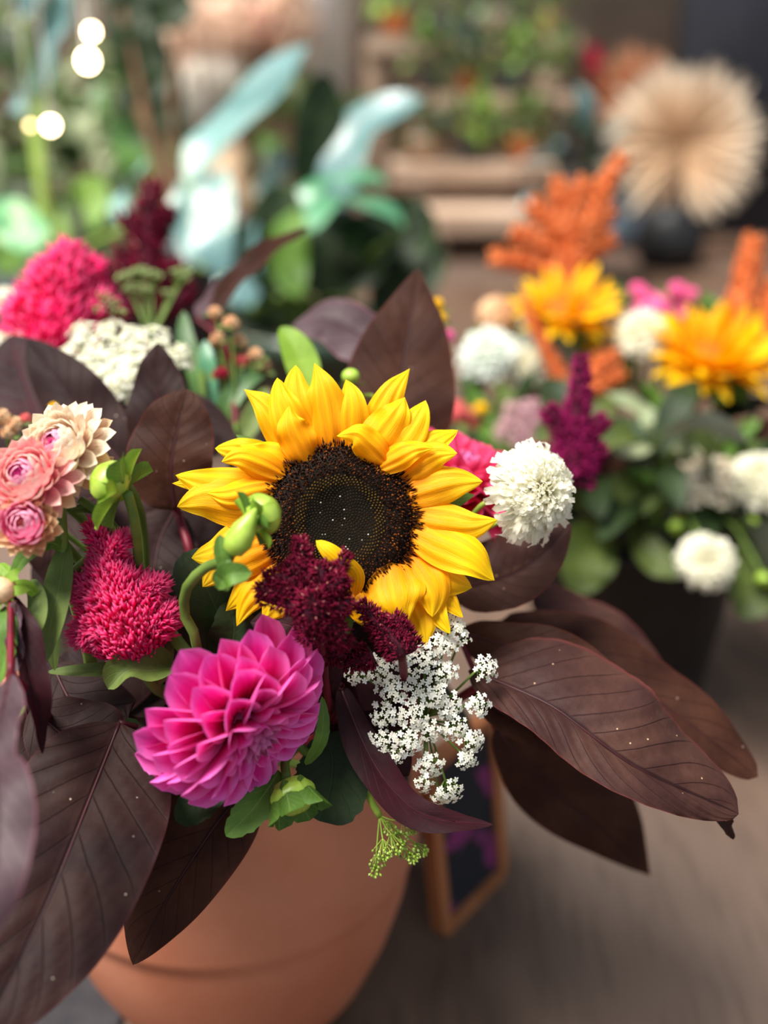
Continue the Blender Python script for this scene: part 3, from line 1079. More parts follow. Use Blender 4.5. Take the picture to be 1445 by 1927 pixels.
D = .462
amaranth('burgundy amaranth plume in front of the sunflower disc', [
    ([(590, 1150, D + .006), (575, 1090, D), (570, 1050, D), (566, 1016, D)], 26, 7, 1000), ([(585, 1110, D), (540, 1090, D - .003), (500, 1088, D - .003)], 26, 10, 620), ([(585, 1130, D), (540, 1112, D - .004), (486, 1110, D - .004)], 22, 9, 520),
    ([(590, 1130, D), (620, 1105, D - .003), (650, 1085, D - .003)], 24, 9, 520), ([(610, 1110, D + .002), (632, 1080, D), (652, 1044, D)], 14, 7, 330), ([(585, 1150, D), (555, 1140, D - .004), (490, 1125, D)], 22, 9, 480),
    ([(600, 1190, D + .006), (590, 1150, D - .004), (585, 1110, D - .006)], 40, 22, 1300), ([(590, 1160, D), (620, 1180, D), (650, 1210, D + .006)], 34, 14, 700), ([(590, 1100, D), (560, 1075, D - .003), (545, 1058, D - .003)], 20, 10, 300),
    ([(600, 1110, D), (605, 1080, D - .003), (600, 1064, D - .003)], 20, 12, 300), ([(620, 1150, D), (645, 1140, D), (660, 1128, D)], 22, 10, 300)],
    [POT + Vector((.02, -.07, .24)), at(600, 1380, .53), at(610, 1260, .49), at(600, 1190, D + .006)])
D = .478
amaranth('short burgundy amaranth spike between the sunflower and the white lace flower', [
    ([(760, 1230, D), (720, 1185, D), (680, 1138, D)], 30, 8, 1000), ([(770, 1225, D + .004), (755, 1190, D + .002), (738, 1158, D + .002)], 26, 10, 600), ([(700, 1230, D + .006), (680, 1240, D + .006), (650, 1250, D + .008)], 24, 10, 420), ([(660, 1200, D + .006), (640, 1225, D + .006), (600, 1240, D + .008)], 26, 12, 420)],
    [POT + Vector((.035, -.06, .24)), at(740, 1380, .54), at(760, 1300, .51), at(755, 1225, D)])
D = .86
amaranth('tall blurred burgundy amaranth spire at the back of the planter', [
    ([(275, 600, D), (280, 520, D), (280, 440, D), (288, 345, D)], 36, 14, 900), ([(275, 560, D), (240, 510, D), (228, 470, D)], 22, 10, 300), ([(285, 540, D), (320, 520, D), (345, 500, D)], 22, 10, 300), ([(280, 470, D), (250, 430, D), (240, 405, D)], 18, 8, 240),
    ([(285, 440, D), (305, 420, D), (318, 395, D)], 16, 8, 240), ([(270, 590, D), (220, 540, D), (190, 500, D)], 20, 9, 260), ([(285, 590, D), (330, 570, D), (360, 540, D)], 20, 9, 260)],
    [POT + Vector((-.02, .06, .24)), at(290, 800, .74), at(280, 660, .84), at(275, 590, D)], sl=.008, sw=.0011)
D = .70
amaranth('magenta amaranth spire behind the white scabiosa', [
    ([(1075, 850, D), (1085, 780, D), (1092, 730, D), (1094, 675, D)], 26, 7, 800), ([(1075, 850, D), (1050, 800, D), (1030, 770, D)], 24, 10, 400), ([(1080, 850, D), (1110, 810, D), (1140, 790, D)], 22, 10, 400), ([(1070, 900, D), (1080, 850, D), (1085, 790, D)], 40, 20, 900),
    ([(1080, 880, D), (1110, 850, D), (1135, 845, D)], 22, 9, 300), ([(1060, 900, D), (1030, 860, D), (1000, 850, D)], 26, 10, 300), ([(1090, 920, D), (1100, 880, D), (1115, 865, D)], 24, 12, 300)],
    [POT + Vector((.05, .04, .24)), at(960, 1080, .64), at(1040, 980, .69), at(1070, 900, D)], mat='amar_mag', sl=.0055, sw=.0008)

# ---------------------------------------------------------------- green buds
BM = petal_mesh('bract', .0125, .0046, prof(.5, .42), MAT['green_lime'], bend0=.2, bend=-.4, cup=.55, nu=7, nv=3)
BMg = petal_mesh('bract', .0125, .0048, prof(.5, .42), MAT['green'], bend0=.2, bend=-.4, cup=.55, nu=7, nv=3)


def bud(C, axis, s, label, pts, stem='stem', nb=7, body=True, r=.0022, bs=1.0):
    t = thing('dahlia_bud', label, 'flower bud', pts[0])
    stem_part(t, pts, r, MAT[stem])
    A, B = frame(axis)
    if body:
        b = MB().lathe([(.0, -.004 * s), (.007 * s, -.002 * s), (.0095 * s, .003 * s), (.0088 * s, .008 * s), (.005 * s, .0115 * s), (0, .0125 * s)], C, axis, 20).build('bud_body', MAT['bud'], t)
        for k in range(7):
            a = k * 2 * pi / 7
            e = A * cos(a) + B * sin(a)
            q = [C + axis * .0 + e * .0088 * s, C + axis * .004 * s + e * .0100 * s, C + axis * .0088 * s + e * .0080 * s, C + axis * .0128 * s + e * .002 * s]
            MB().blade(q, .0046 * s, .0046 * s, prof(.3, .35), e, curl=-.15, nu=7, nv=2).build('inner_bract', MAT['bud'], b)
    for k in range(nb):
        a = k * 2 * pi / nb + .3
        inst('bract', BMg if k % 2 else BM, place(C - axis * .003 * s, axis, A, B, a, radians(86 + rnd(-10, 16)), .005 * s, 0, 0, s * bs * rnd(1.2, 1.45)), t)
    return t


C = at(222, 916, .466)
ax = cv(-.74, .46, -.10)
bud(C, ax, 1.0, 'plump green dahlia bud with round bracts above the pink celosia', [POT + Vector((-.055, -.03, .24)), at(262, 1150, .52), at(260, 1050, .49), at(254, 985, .474), at(246, 950, .469), C - ax * .005])
C = at(480, 975, .452)
ax = cv(.62, .42, -.35)
sp_ = [POT + Vector((-.02, -.05, .25)), at(375, 1240, .50), at(348, 1160, .48), at(352, 1105, .468), at(390, 1066, .458), at(430, 1052, .45), at(440, 1020, .445), at(455, 995, .447), C - ax * .004]
b2 = bud(C, ax, .92, 'green dahlia bud on an arched stem hanging in front of the sunflower disc', sp_, r=.0024, bs=.66)
bx3 = cv(.45, .8, .1)
c3 = at(446, 1022, .443)
m3 = MB().lathe([(0, -.006), (.0045, -.004), (.0062, .001), (.0052, .007), (.003, .012), (.0008, .0165), (0, .017)], c3, bx3, 16)
m3.build('side_bud', MAT['bud'], b2)
for (q, w) in (([at(428, 1072, .447), at(416, 1040, .445), at(414, 1005, .446)], 15), ([at(412, 1104, .447), at(430, 1082, .440), at(474, 1078, .441)], 24), ([at(428, 1050, .446), at(420, 1085, .443), at(411, 1110, .444)], 17)):
    MB().blade([*q], w * .445 / FPX, w * .445 / FPX, prof(.4, .5), cv(.1, .2, 1), fold=.35, nu=10, nv=3).build('leaf', MAT['green'], b2)
C = at(545, 1480, .485)
ax = cv(.35, -.75, .4)
b4 = bud(C, ax, 1.05, 'closed green dahlia bud with folded bracts under the pink dahlia', [POT + Vector((.0, -.08, .26)), at(540, 1400, .52), at(536, 1435, .50), C - ax * .004], nb=0)
for k in range(6):
    A, B = frame(ax)
    inst('bract', BMg, place(C - ax * .002, ax, A, B, k * 2 * pi / 6, radians(24), .0085, 0, 0, 1.45), b4)

# ---------------------------------------------------------------- amaranth leaves (large plum leaves)


def px(pts):
    return [at(*p) for p in pts]


LPF = prof(.62, .80)


def leaf(t, pts, wl, wr, mat, n=(0, .25, 1), fold=.25, curl=-.15, wave=.0015, wn=2.5, relief=.0011, nu=44, nv=6, pf=LPF, rn=10, twist=0, fold_l=None, pet=None, petmat='stem_red', ph=None, hole=False):
    P = px(pts)
    d = sum(p[2] for p in pts) / len(pts)
    nn = (lambda q: cv(*[lerp(n[0][i], n[1][i], q) for i in range(3)])) if isinstance(n[0], tuple) else cv(*n)
    o = MB().blade(P, wl * d / FPX, wr * d / FPX, pf, nn, fold=fold, curl=curl, wave=wave, wn=wn, nu=nu, nv=nv, relief=relief, rn=rn, twist=twist, ph=rnd(0, 6) if ph is None else ph, fold_l=fold_l).build('leaf', MAT[mat], t)
    T = tang(P, 0)
    rib = MB().tube([P[0]] + [spl(P, k / 6) + 0 * T for k in range(1, 6)], lambda u: lerp(.0010, .0002, u), 5, 18)
    rib.build('midrib', MAT['rib'], o)
    if pet:
        MB().tube([P[0]] + px(pet), lambda u: lerp(.0014, .0018, u), 6, 8).build('petiole', MAT[petmat], t)
    return o


def branch(label, base, tipp, mids=(), group='dark leaved amaranth branches in the planter', mat='stem_red', r=.0024):
    t = thing('amaranth_branch', label, 'foliage', base, group)
    MB().tube([base, *mids, tipp], r, 8, 14).build('stem', MAT[mat], t)
    return t


# lower left drape
t = branch('amaranth branch with two huge plum leaves draping down over the front of the planter', POT + Vector((-.05, -.07, .26)), at(305, 1385, .505), [at(340, 1440, .53)])
leaf(t, [(225, 1360, .49), (170, 1500, .47), (75, 1730, .435), (-60, 1990, .41)], 165, 150, 'plum', (.1, .25, 1), fold=.16, curl=-.12, relief=.0024, rn=9, nu=60, nv=8, pf=prof(.55, .75), pet=[(265, 1370, .50), (305, 1385, .505)], petmat='rib')
leaf(t, [(470, 1470, .53), (400, 1560, .515), (310, 1700, .505), (250, 1816, .50)], 80, 108, 'plum_brown', (.1, .3, 1), fold=.12, relief=.0014, nu=50, pf=prof(.5, .85), pet=[(330, 1420, .53), (305, 1385, .505)], petmat='rib')
leaf(t, [(60, 1330, .50), (130, 1390, .495), (220, 1420, .49), (330, 1400, .50)], 90, 80, 'plum', (.1, .5, 1), fold=.15)
# left edge
t = branch('amaranth branch with mauve leaves hanging at the outer rim, closest to the celosia side', POT + Vector((-.08, -.05, .26)), at(20, 1270, .43), [at(90, 1350, .50)])
leaf(t, [(-15, 1400, .40), (-5, 1500, .375), (-10, 1640, .36), (-40, 1800, .355)], 70, 60, 'plum_mauve', (.2, .35, 1), fold=.2, relief=.0008, pet=[(20, 1270, .43)])
leaf(t, [(20, 1270, .42), (-10, 1400, .395), (-40, 1560, .385)], 50, 40, 'plum_mauve', (-.3, .3, 1), fold=.1)
leaf(t, [(20, 1120, .46), (40, 1200, .455), (62, 1300, .45), (80, 1420, .46)], 40, 26, 'plum_dark', (.6, .2, .8), fold=.6, relief=.001, pet=[(20, 1270, .43)])
leaf(t, [(28, 1130, .455), (30, 1220, .450), (20, 1330, .445)], 14, 20, 'plum_mauve', (-.2, .2, 1), fold=.1)
leaf(t, [(100, 1250, .52), (140, 1330, .51), (230, 1400, .50), (320, 1360, .51)], 90, 80, 'plum', (0, .4, 1), fold=.1)
leaf(t, [(40, 1300, .51), (60, 1400, .51), (50, 1500, .50), (20, 1620, .49)], 70, 80, 'plum', (.1, .3, 1), fold=.15)
# right cluster
t = branch('amaranth branch with broad brown plum leaves spreading over the wooden floor', POT + Vector((.07, -.04, .26)), at(905, 1290, .54), [at(800, 1340, .58)])
leaf(t, [(885, 1262, .535), (1040, 1330, .512), (1190, 1440, .50), (1390, 1532, .506)], 158, 84, 'plum_rose', (.05, .40, 1), fold=.55, fold_l=.05, curl=-.30, relief=.0026, wave=.003, wn=2.2, rn=11, nu=84, nv=10, pf=prof(.5, .56), pet=[(905, 1290, .54)])
leaf(t, [(940, 1170, .60), (1110, 1230, .585), (1280, 1350, .57), (1426, 1462, .56)], 90, 70, 'plum_brown', (.3, .5, .8), fold=.3, curl=-.3, relief=.001, pf=prof(.5, .55), pet=[(905, 1290, .54)])
leaf(t, [(930, 1370, .60), (1030, 1480, .63), (1130, 1560, .65), (1224, 1648, .665)], 140, 66, 'plum_brown', (0, .35, 1), fold=.1, relief=.0008, pf=prof(.6, 1.0), pet=[(905, 1290, .54)])
leaf(t, [(880, 1300, .55), (960, 1350, .545), (1040, 1385, .54), (1100, 1400, .54)], 40, 34, 'plum_brown', (0, .2, 1), fold=.1, pet=[(905, 1290, .54)])
leaf(t, [(860, 1190, .57), (960, 1215, .555), (1080, 1240, .545), (1180, 1300, .54)], 50, 60, 'plum_brown', (0, .4, 1), fold=.2, pet=[(905, 1290, .54)])
leaf(t, [(1330, 1480, .515), (1360, 1540, .52), (1380, 1580, .525)], 16, 14, 'plum_rose', (0, .3, 1))
# behind the sunflower on the right
t = branch('amaranth branch with one ribbed plum leaf below the white scabiosa', POT + Vector((.07, .0, .26)), at(850, 1130, .57), [at(790, 1230, .59)])
leaf(t, [(845, 1110, .575), (920, 1095, .565), (1000, 1060, .56), (1075, 985, .565)], 84, 62, 'plum_rose', (.1, .4, 1), fold=.12, curl=-.2, relief=.0018, rn=11, pet=[(850, 1130, .57)])
leaf(t, [(1000, 1120, .66), (1080, 1170, .66), (1190, 1240, .655), (1290, 1360, .655)], 70, 60, 'plum_rose', (.2, .6, .8), fold=.2, relief=.001, pet=[(850, 1130, .57)])
# above the sunflower
t = branch('tall amaranth branch with a pointed brown leaf standing above the sunflower', POT + Vector((.02, .03, .26)), at(745, 860, .61), [at(700, 1000, .61)])
leaf(t, [(745, 860, .61), (752, 740, .615), (770, 620, .625), (787, 504, .64)], 108, 104, 'plum_brown', (.0, .1, 1), fold=.12, curl=-.1, relief=.0010, rn=7, pf=prof(.42, .95), pet=[(745, 900, .61)])
leaf(t, [(740, 700, .68), (690, 640, .69), (620, 600, .70), (545, 620, .71)], 66, 60, 'plum_mauve', (0, .5, .8), fold=.15, relief=.0008, pet=[(745, 860, .61)])
t = branch('amaranth branch with a long narrow red leaf arching up towards the back', POT + Vector((-.03, .06, .26)), at(420, 640, .74), [at(440, 850, .68)])
leaf(t, [(395, 600, .74), (450, 530, .75), (510, 475, .76), (582, 428, .77)], 34, 26, 'plum_brown', (-.3, .3, .8), fold=.6, relief=.0006, pet=[(420, 640, .74)])
leaf(t, [(370, 600, .745), (410, 545, .76), (460, 500, .77)], 26, 24, 'plum_mauve', (-.3, .6, .6), fold=.1, pet=[(420, 640, .74)])
t = branch('amaranth branch of dark leaves deep in the shade between the celosia and the sunflower', POT + Vector((-.06, -.02, .26)), at(300, 1080, .585), [at(330, 1200, .59)])
leaf(t, [(300, 1120, .585), (260, 1040, .59), (220, 980, .595), (170, 900, .60)], 80, 80, 'plum', (0, .3, 1), fold=.1, pet=[(300, 1080, .585)])
leaf(t, [(310, 1130, .585), (350, 1060, .59), (385, 1000, .595), (420, 910, .60)], 80, 80, 'plum', (0, .3, 1), fold=.1, pet=[(300, 1080, .585)])
leaf(t, [(300, 1150, .58), (220, 1150, .58), (140, 1120, .58), (60, 1060, .58)], 90, 90, 'plum', (0, .3, 1), fold=.1, pet=[(300, 1080, .585)])
leaf(t, [(300, 1180, .57), (220, 1250, .56), (140, 1290, .55), (40, 1290, .55)], 90, 90, 'plum', (0, .3, 1), fold=.1)
# upper left
t = branch('amaranth branch with two upright plum leaves between the lace flower and the sunflower', POT + Vector((-.04, .0, .26)), at(335, 960, .57), [at(360, 1100, .57)])
leaf(t, [(330, 960, .555), (322, 880, .55), (335, 805, .552), (352, 732, .556)], 86, 80, 'plum_brown', (.0, .2, 1), fold=.2, relief=.0016, rn=8, pf=prof(.45, .62), pet=[(335, 960, .57)])
leaf(t, [(310, 900, .60), (300, 810, .60), (297, 725, .602), (296, 645, .605)], 62, 64, 'plum', (-.1, .2, 1), fold=.2, relief=.0012, rn=8, pf=prof(.45, .75), pet=[(335, 960, .57)])
leaf(t, [(330, 960, .58), (300, 1020, .57), (290, 1100, .56), (310, 1180, .56)], 80, 70, 'plum', (0, .3, 1), pet=[(335, 960, .57)])
t = branch('amaranth branch with drooping dark plum leaves behind the strawflowers', POT + Vector((-.07, .02, .26)), at(150, 900, .60), [at(220, 1040, .58)])
leaf(t, [(235, 880, .60), (170, 800, .605), (110, 720, .61), (50, 640, .62)], 62, 70, 'plum', (-.2, .3, 1), fold=.1, relief=.0009, pet=[(150, 900, .60)])
leaf(t, [(120, 870, .63), (70, 780, .64), (40, 700, .65), (20, 630, .66)], 110, 110, 'plum_dark', (0, .5, 1), fold=.15, pet=[(150, 900, .60)])
leaf(t, [(200, 930, .58), (130, 960, .57), (100, 1020, .56), (90, 1100, .56)], 70, 70, 'plum', (0, .5, 1), pet=[(150, 900, .60)])
leaf(t, [(200, 800, .63), (290, 780, .64), (380, 800, .64), (450, 860, .63)], 60, 70, 'plum', (0, .5, .8), pet=[(150, 900, .60)])
# bottom
t = branch('amaranth branch with glossy maroon leaves curling under the white lace flower', POT + Vector((.03, -.07, .27)), at(640, 1290, .51), [at(620, 1360, .53)])
leaf(t, [(640, 1290, .51), (700, 1430, .50), (790, 1530, .495), (928, 1552, .50)], 34, 44, 'plum_dark', ((.3, .2, 1), (.1, .6, .7)), fold=.35, curl=-.2, relief=.0008, pf=prof(.5, .75), pet=[(640, 1290, .51)])
leaf(t, [(600, 1330, .515), (590, 1240, .50), (550, 1180, .495), (470, 1170, .50)], 66, 60, 'plum_dark', (0, .3, 1), fold=.15, relief=.0012, pet=[(640, 1290, .51)])
leaf(t, [(600, 1290, .53), (660, 1250, .52), (740, 1250, .52), (840, 1290, .53)], 80, 90, 'plum_dark', (0, .3, 1), fold=.1, pet=[(640, 1290, .51)])
leaf(t, [(620, 1200, .535), (640, 1300, .53), (690, 1380, .525), (770, 1460, .52)], 110, 80, 'plum_dark', (0, .3, 1), fold=.1)

# ---------------------------------------------------------------- green foliage in the planter


def sprig(label, base, tipp, mids=(), group='green leaf stems in the planter', mat='stem', r=.0022, name='foliage_stem'):
    t = thing(name, label, 'foliage', base, group)
    MB().tube([base, *mids, tipp], r, 8, 14).build('stem', MAT[mat], t)
    return t


GPF = prof(.5, .6)
t = sprig('leafy green dahlia stem with a bright serrated leaf below the pink dahlia', POT + Vector((.0, -.08, .27)), at(560, 1400, .505), [at(580, 1440, .53)])
o = MB().blade(px([(525, 1450, .495), (500, 1490, .488), (465, 1535, .482), (425, 1574, .480)]), 34 * .485 / FPX, 36 * .485 / FPX, GPF, cv(.2, .3, 1), fold=.25, relief=.0006, rn=7, nu=34, nv=5, rag=.10).build('leaf', MAT['green'], t)
MB().blade(px([(610, 1380, .515), (625, 1430, .512), (620, 1490, .510), (600, 1545, .508)]), 72 * .51 / FPX, 70 * .51 / FPX, prof(.4, .35), cv(.1, .35, 1), fold=.12, relief=.0006, rn=7, nu=34, nv=5, rag=.05).build('leaf', MAT['green_dark'], t)
MB().blade(px([(575, 1440, .50), (600, 1400, .492), (608, 1360, .49), (606, 1310, .49)]), 16 * .49 / FPX, 14 * .49 / FPX, GPF, cv(.4, .2, 1), fold=.3, nu=20, nv=3, rag=.06).build('leaf', MAT['green'], t)
MB().blade(px([(330, 1420, .52), (280, 1420, .505), (255, 1390, .50), (240, 1350, .498)]), 30 * .5 / FPX, 36 * .5 / FPX, GPF, cv(.0, .4, 1), fold=.2, nu=20, nv=3, rag=.06).build('leaf', MAT['green_dark'], t)
MB().blade(px([(420, 1440, .52), (390, 1490, .505), (360, 1520, .50), (330, 1545, .50)]), 40 * .5 / FPX, 36 * .5 / FPX, GPF, cv(.0, .4, 1), fold=.2, nu=20, nv=3, rag=.06).build('leaf', MAT['green_dark'], t)
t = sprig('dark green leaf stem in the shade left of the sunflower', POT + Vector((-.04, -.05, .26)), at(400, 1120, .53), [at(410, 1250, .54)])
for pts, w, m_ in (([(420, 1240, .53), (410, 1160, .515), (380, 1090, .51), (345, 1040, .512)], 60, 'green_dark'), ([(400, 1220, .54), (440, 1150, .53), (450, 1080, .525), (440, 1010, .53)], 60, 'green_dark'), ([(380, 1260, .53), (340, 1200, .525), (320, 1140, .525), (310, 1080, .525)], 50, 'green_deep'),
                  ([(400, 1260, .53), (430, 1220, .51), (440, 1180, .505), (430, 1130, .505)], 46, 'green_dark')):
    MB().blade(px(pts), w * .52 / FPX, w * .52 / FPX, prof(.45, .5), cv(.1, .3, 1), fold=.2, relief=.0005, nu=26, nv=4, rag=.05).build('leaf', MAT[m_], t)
# strawflower leaves
t = sprig('strawflower stem with long narrow olive leaves hanging below the strawflowers', POT + Vector((-.07, -.05, .26)), at(110, 950, .475), [at(170, 1240, .53), at(122, 1060, .485)], r=.0032, mat='stem')
for pts, w, m_ in (([(125, 1020, .48), (112, 1100, .475), (95, 1180, .472), (75, 1258, .475)], 30, 'green_olive'), ([(115, 1050, .482), (105, 1140, .485), (100, 1200, .487), (103, 1262, .49)], 20, 'green_olive'), ([(118, 1030, .478), (90, 1022, .47), (50, 1045, .466), (18, 1092, .466)], 18, 'green'),
                  ([(60, 1090, .475), (72, 1130, .468), (70, 1170, .465), (55, 1210, .465)], 20, 'green_olive'), ([(0, 1060, .47), (20, 1085, .466), (25, 1110, .464), (20, 1130, .464)], 14, 'green_lime'), ([(10, 1140, .46), (14, 1180, .452), (10, 1240, .45), (-10, 1290, .45)], 22, 'green'),
                  ([(130, 960, .485), (180, 960, .49), (220, 1000, .495), (250, 1010, .50)], 12, 'green_olive'), ([(70, 1120, .47), (50, 1105, .465), (20, 1110, .46), (-10, 1130, .46)], 14, 'green_lime'), ([(60, 1150, .472), (40, 1160, .466), (20, 1200, .463)], 16, 'green'), ([(22, 1360, .44), (36, 1345, .437), (48, 1328, .437)], 6, 'green_lime')):
    MB().blade(px(pts), w * .475 / FPX, w * .475 / FPX, GPF, cv(-.1, .3, 1), fold=.25, relief=.0004, nu=24, nv=4).build('leaf', MAT[m_], t)
for pts in ([(150, 940, .487), (185, 965, .488), (215, 1005, .495), (220, 1050, .51)], [(125, 1090, .49), (155, 1060, .495), (190, 1030, .50), (215, 1010, .505)], [(118, 1040, .484), (90, 1010, .475), (60, 1005, .468)]):
    MB().tube(px(pts), .0021, 7, 10).build('side_stem', MAT['stem'], t)
MB().ball(at(5, 1110, .458), .006, cv(0, 0, 1)).build('bud', MAT['straw_tan'], t)
for k in range(7):
    a = k * .9
    e = Rt * cos(a) + Up * sin(a)
    c = at(5, 1110, .46)
    MB().blade([c, c + e * .007 + cv(0, 0, 1) * .004, c + e * .012], .0022, .0022, GPF, cv(0, 0, 1), nu=6, nv=2).build('sepal', MAT['green_lime'], t)
# light green leaf above sunflower and background greens of the bouquet
t = sprig('pale green leaf standing just above the sunflower petals', POT + Vector((-.01, .04, .26)), at(575, 760, .64), [at(590, 900, .62)], mat='stem_lime')
MB().blade(px([(575, 745, .64), (572, 700, .64), (555, 655, .642), (528, 615, .646)]), 34 * .64 / FPX, 34 * .64 / FPX, GPF, cv(.1, .3, 1), fold=.3, nu=20).build('leaf', MAT['green_lime'], t)
t = sprig('spray of slim green leaves behind the white lace flower', POT + Vector((-.04, .05, .26)), at(380, 700, .70), [at(380, 860, .66)])
for pts, w, m_ in (([(380, 780, .70), (370, 700, .705), (350, 640, .71), (345, 585, .72)], 20, 'bg_leaf'), ([(400, 800, .70), (395, 730, .70), (390, 680, .70), (385, 640, .705)], 18, 'strel_mint'), ([(420, 820, .69), (430, 760, .69), (460, 720, .695), (500, 700, .70)], 22, 'bg_leaf'), ([(350, 800, .70), (300, 760, .70), (260, 760, .70), (220, 780, .70)], 24, 'green_dark'),
                  ([(380, 820, .68), (340, 790, .67), (390, 840, .66), (440, 830, .66)], 26, 'green_dark'), ([(430, 850, .68), (470, 800, .68), (490, 760, .685), (500, 730, .69)], 22, 'green_olive')):
    MB().blade(px(pts), w * .7 / FPX, w * .7 / FPX, GPF, cv(.0, .3, 1), fold=.25, nu=16, nv=3).build('leaf', MAT[m_], t)

# back lace flowers
random.seed(5)
HB = []
for k in range(22):
    rr = sqrt((k + .5) / 22)
    a = k * GA
    HB.append((222 + 112 * rr * cos(a), 668 + 62 * rr * sin(a), 27, .655 - .02 * sin(a) * rr))
HB += [(345, 660, 20, .65), (350, 680, 17, .65), (205, 745, 20, .64), (240, 748, 18, .64), (225, 715, 24, .64)]
umbel('lace_flower', 'cream domed lace flower at the back, next to the upright plum leaf', [(at(x, y, d), r * d / FPX, cv((x - 222) / 150, .9 - (y - 660) / 120, .8)) for x, y, r, d in HB], at(225, 790, .67), Vector((0, 0, 1)), MAT['lace_cream'],
      [POT + Vector((-.05, .02, .24)), at(260, 980, .63), at(230, 860, .665), at(225, 790, .67)], fs=.0022, cnt=16)
HG = [(235, 525, 18), (262, 515, 20), (288, 522, 18), (250, 545, 18), (275, 548, 17), (338, 520, 19), (350, 512, 12), (316, 555, 13)]
umbel('lace_flower', 'budding pale green lace flower with spreading rays at the back', [(at(x, y, .78), r * .78 / FPX, cv((x - 275) / 120, 1, .5)) for x, y, r in HG], at(285, 640, .77), Vector((0, 0, 1)), MAT['lace_dull'],
      [POT + Vector((-.03, .05, .24)), at(290, 820, .72), at(285, 720, .76), at(285, 640, .77)], fs=.0022, cnt=16, flor=False, ray=.0009)
umbel('lace_flower', 'small green lace flower tucked between the pink celosia and the cream umbel', [(at(x, y, .69), r * .69 / FPX, cv(.2, 1, .6)) for x, y, r in ((195, 560, 16), (210, 575, 17), (188, 585, 14), (225, 590, 12))], at(205, 640, .69), Vector((0, 0, 1)), MAT['lace_dull'],
      [POT + Vector((-.05, .03, .24)), at(230, 850, .68), at(210, 720, .69), at(205, 640, .69)], fs=.002, cnt=16, flor=False)
umbel('lace_flower', 'white lace flower partly cut off beside the back celosia', [(at(x, y, .68), r * .68 / FPX, cv(0, 1, .7)) for x, y, r in ((-5, 640, 26), (18, 655, 18), (60, 650, 18), (85, 655, 16), (30, 635, 18))], at(20, 730, .69), Vector((0, 0, 1)), MAT['lace_cream'],
      [POT + Vector((-.07, .02, .24)), at(100, 900, .66), at(40, 800, .68), at(20, 730, .69)], fs=.0024, cnt=16)
umbel('lace_flower', 'tan fading lace flower beside the back celosia', [(at(x, y, .80), r * .80 / FPX, cv(0, 1, .7)) for x, y, r in ((10, 555, 26), (30, 575, 20), (-10, 580, 26))], at(15, 650, .79), Vector((0, 0, 1)), MAT['lace_cream'],
      [POT + Vector((-.07, .04, .24)), at(80, 850, .74), at(30, 740, .78), at(15, 650, .79)], fs=.003, cnt=14)

# peach filler flowers
MAT['peach'] = isl_mat('peach filler floret', [(0, (196, 140, 100)), (.5, (222, 176, 134)), (1, (236, 206, 168))])
MAT['coral'] = isl_mat('coral filler floret', [(0, (205, 80, 84)), (1, (236, 120, 116))])
MAT['crimson'] = isl_mat('crimson filler floret', [(0, (130, 8, 40)), (1, (176, 20, 60))])
MAT['yellowf'] = isl_mat('yellow floret', [(0, (240, 176, 10)), (1, (255, 214, 40))])
MAT['pinkf'] = isl_mat('pink floret', [(0, (226, 80, 140)), (1, (246, 130, 178))])


def filler(label, blobs, base, tipp, mids, d, group='small filler flowers', pot='front', leafmat='green_olive', fs=.0022, name='filler_flower', cat='filler flower'):
    t = thing(name, label, cat, base, group)
    MB().tube([base, *mids, tipp], .0018, 6, 12).build('stem', MAT['stem'], t)
    for (x, y, r, mt) in blobs:
        p = at(x, y, d + rnd(-.01, .01))
        R = r * d / FPX
        MB().tube([tipp + (p - tipp) * .15, (tipp + p) / 2 - Vector((0, 0, .004)), p], .0009, 5, 6).build('side_stem', MAT['stem'], t)
        m = MB()
        n = int(26 * max(.5, R / .008))
        for k in range(n):
            z = 1 - 1.5 * (k + .5) / n
            a = k * GA
            e = Vector((cos(a) * sqrt(1 - z * z), sin(a) * sqrt(1 - z * z), z))
            floret(m, p + e * R * .8, e, fs * rnd(.8, 1.3) * max(1, R / .008))
            m.spike(p, e, R, R * .12, 3)
        m.build('blossom', MAT[mt], t, kind='stuff')
        for k in range(3):
            a = rnd(0, 6.28)
            e = Vector((cos(a), sin(a), rnd(-.6, .1)))
            MB().blade([p - Vector((0, 0, R * .4)), p + e * R * .9, p + e * R * 1.7], R * .35, R * .35, GPF, Vector((0, -.4, 1)), nu=6, nv=2).build('leaf', MAT[leafmat], t)
    return t


filler('spray of small peach and coral blossoms behind the sunflower', [(405, 590, 15, 'peach'), (435, 610, 18, 'peach'), (410, 640, 16, 'peach'), (450, 645, 18, 'peach'), (480, 670, 18, 'peach'), (430, 670, 15, 'coral'), (455, 680, 15, 'coral'), (495, 690, 17, 'peach'), (415, 705, 16, 'crimson'), (470, 715, 18, 'peach'), (440, 740, 16, 'peach'), (500, 740, 14, 'peach')],
       POT + Vector((-.03, .04, .25)), at(445, 780, .69), [at(430, 900, .66)], .70)
filler('cluster of peach blossoms half hidden behind the salmon strawflower', [(5, 785, 17, 'peach'), (30, 800, 17, 'peach'), (48, 790, 13, 'coral'), (15, 815, 15, 'peach'), (100, 765, 6, 'yellowf')], POT + Vector((-.08, .0, .25)), at(20, 860, .60), [at(120, 1000, .60)], .58)

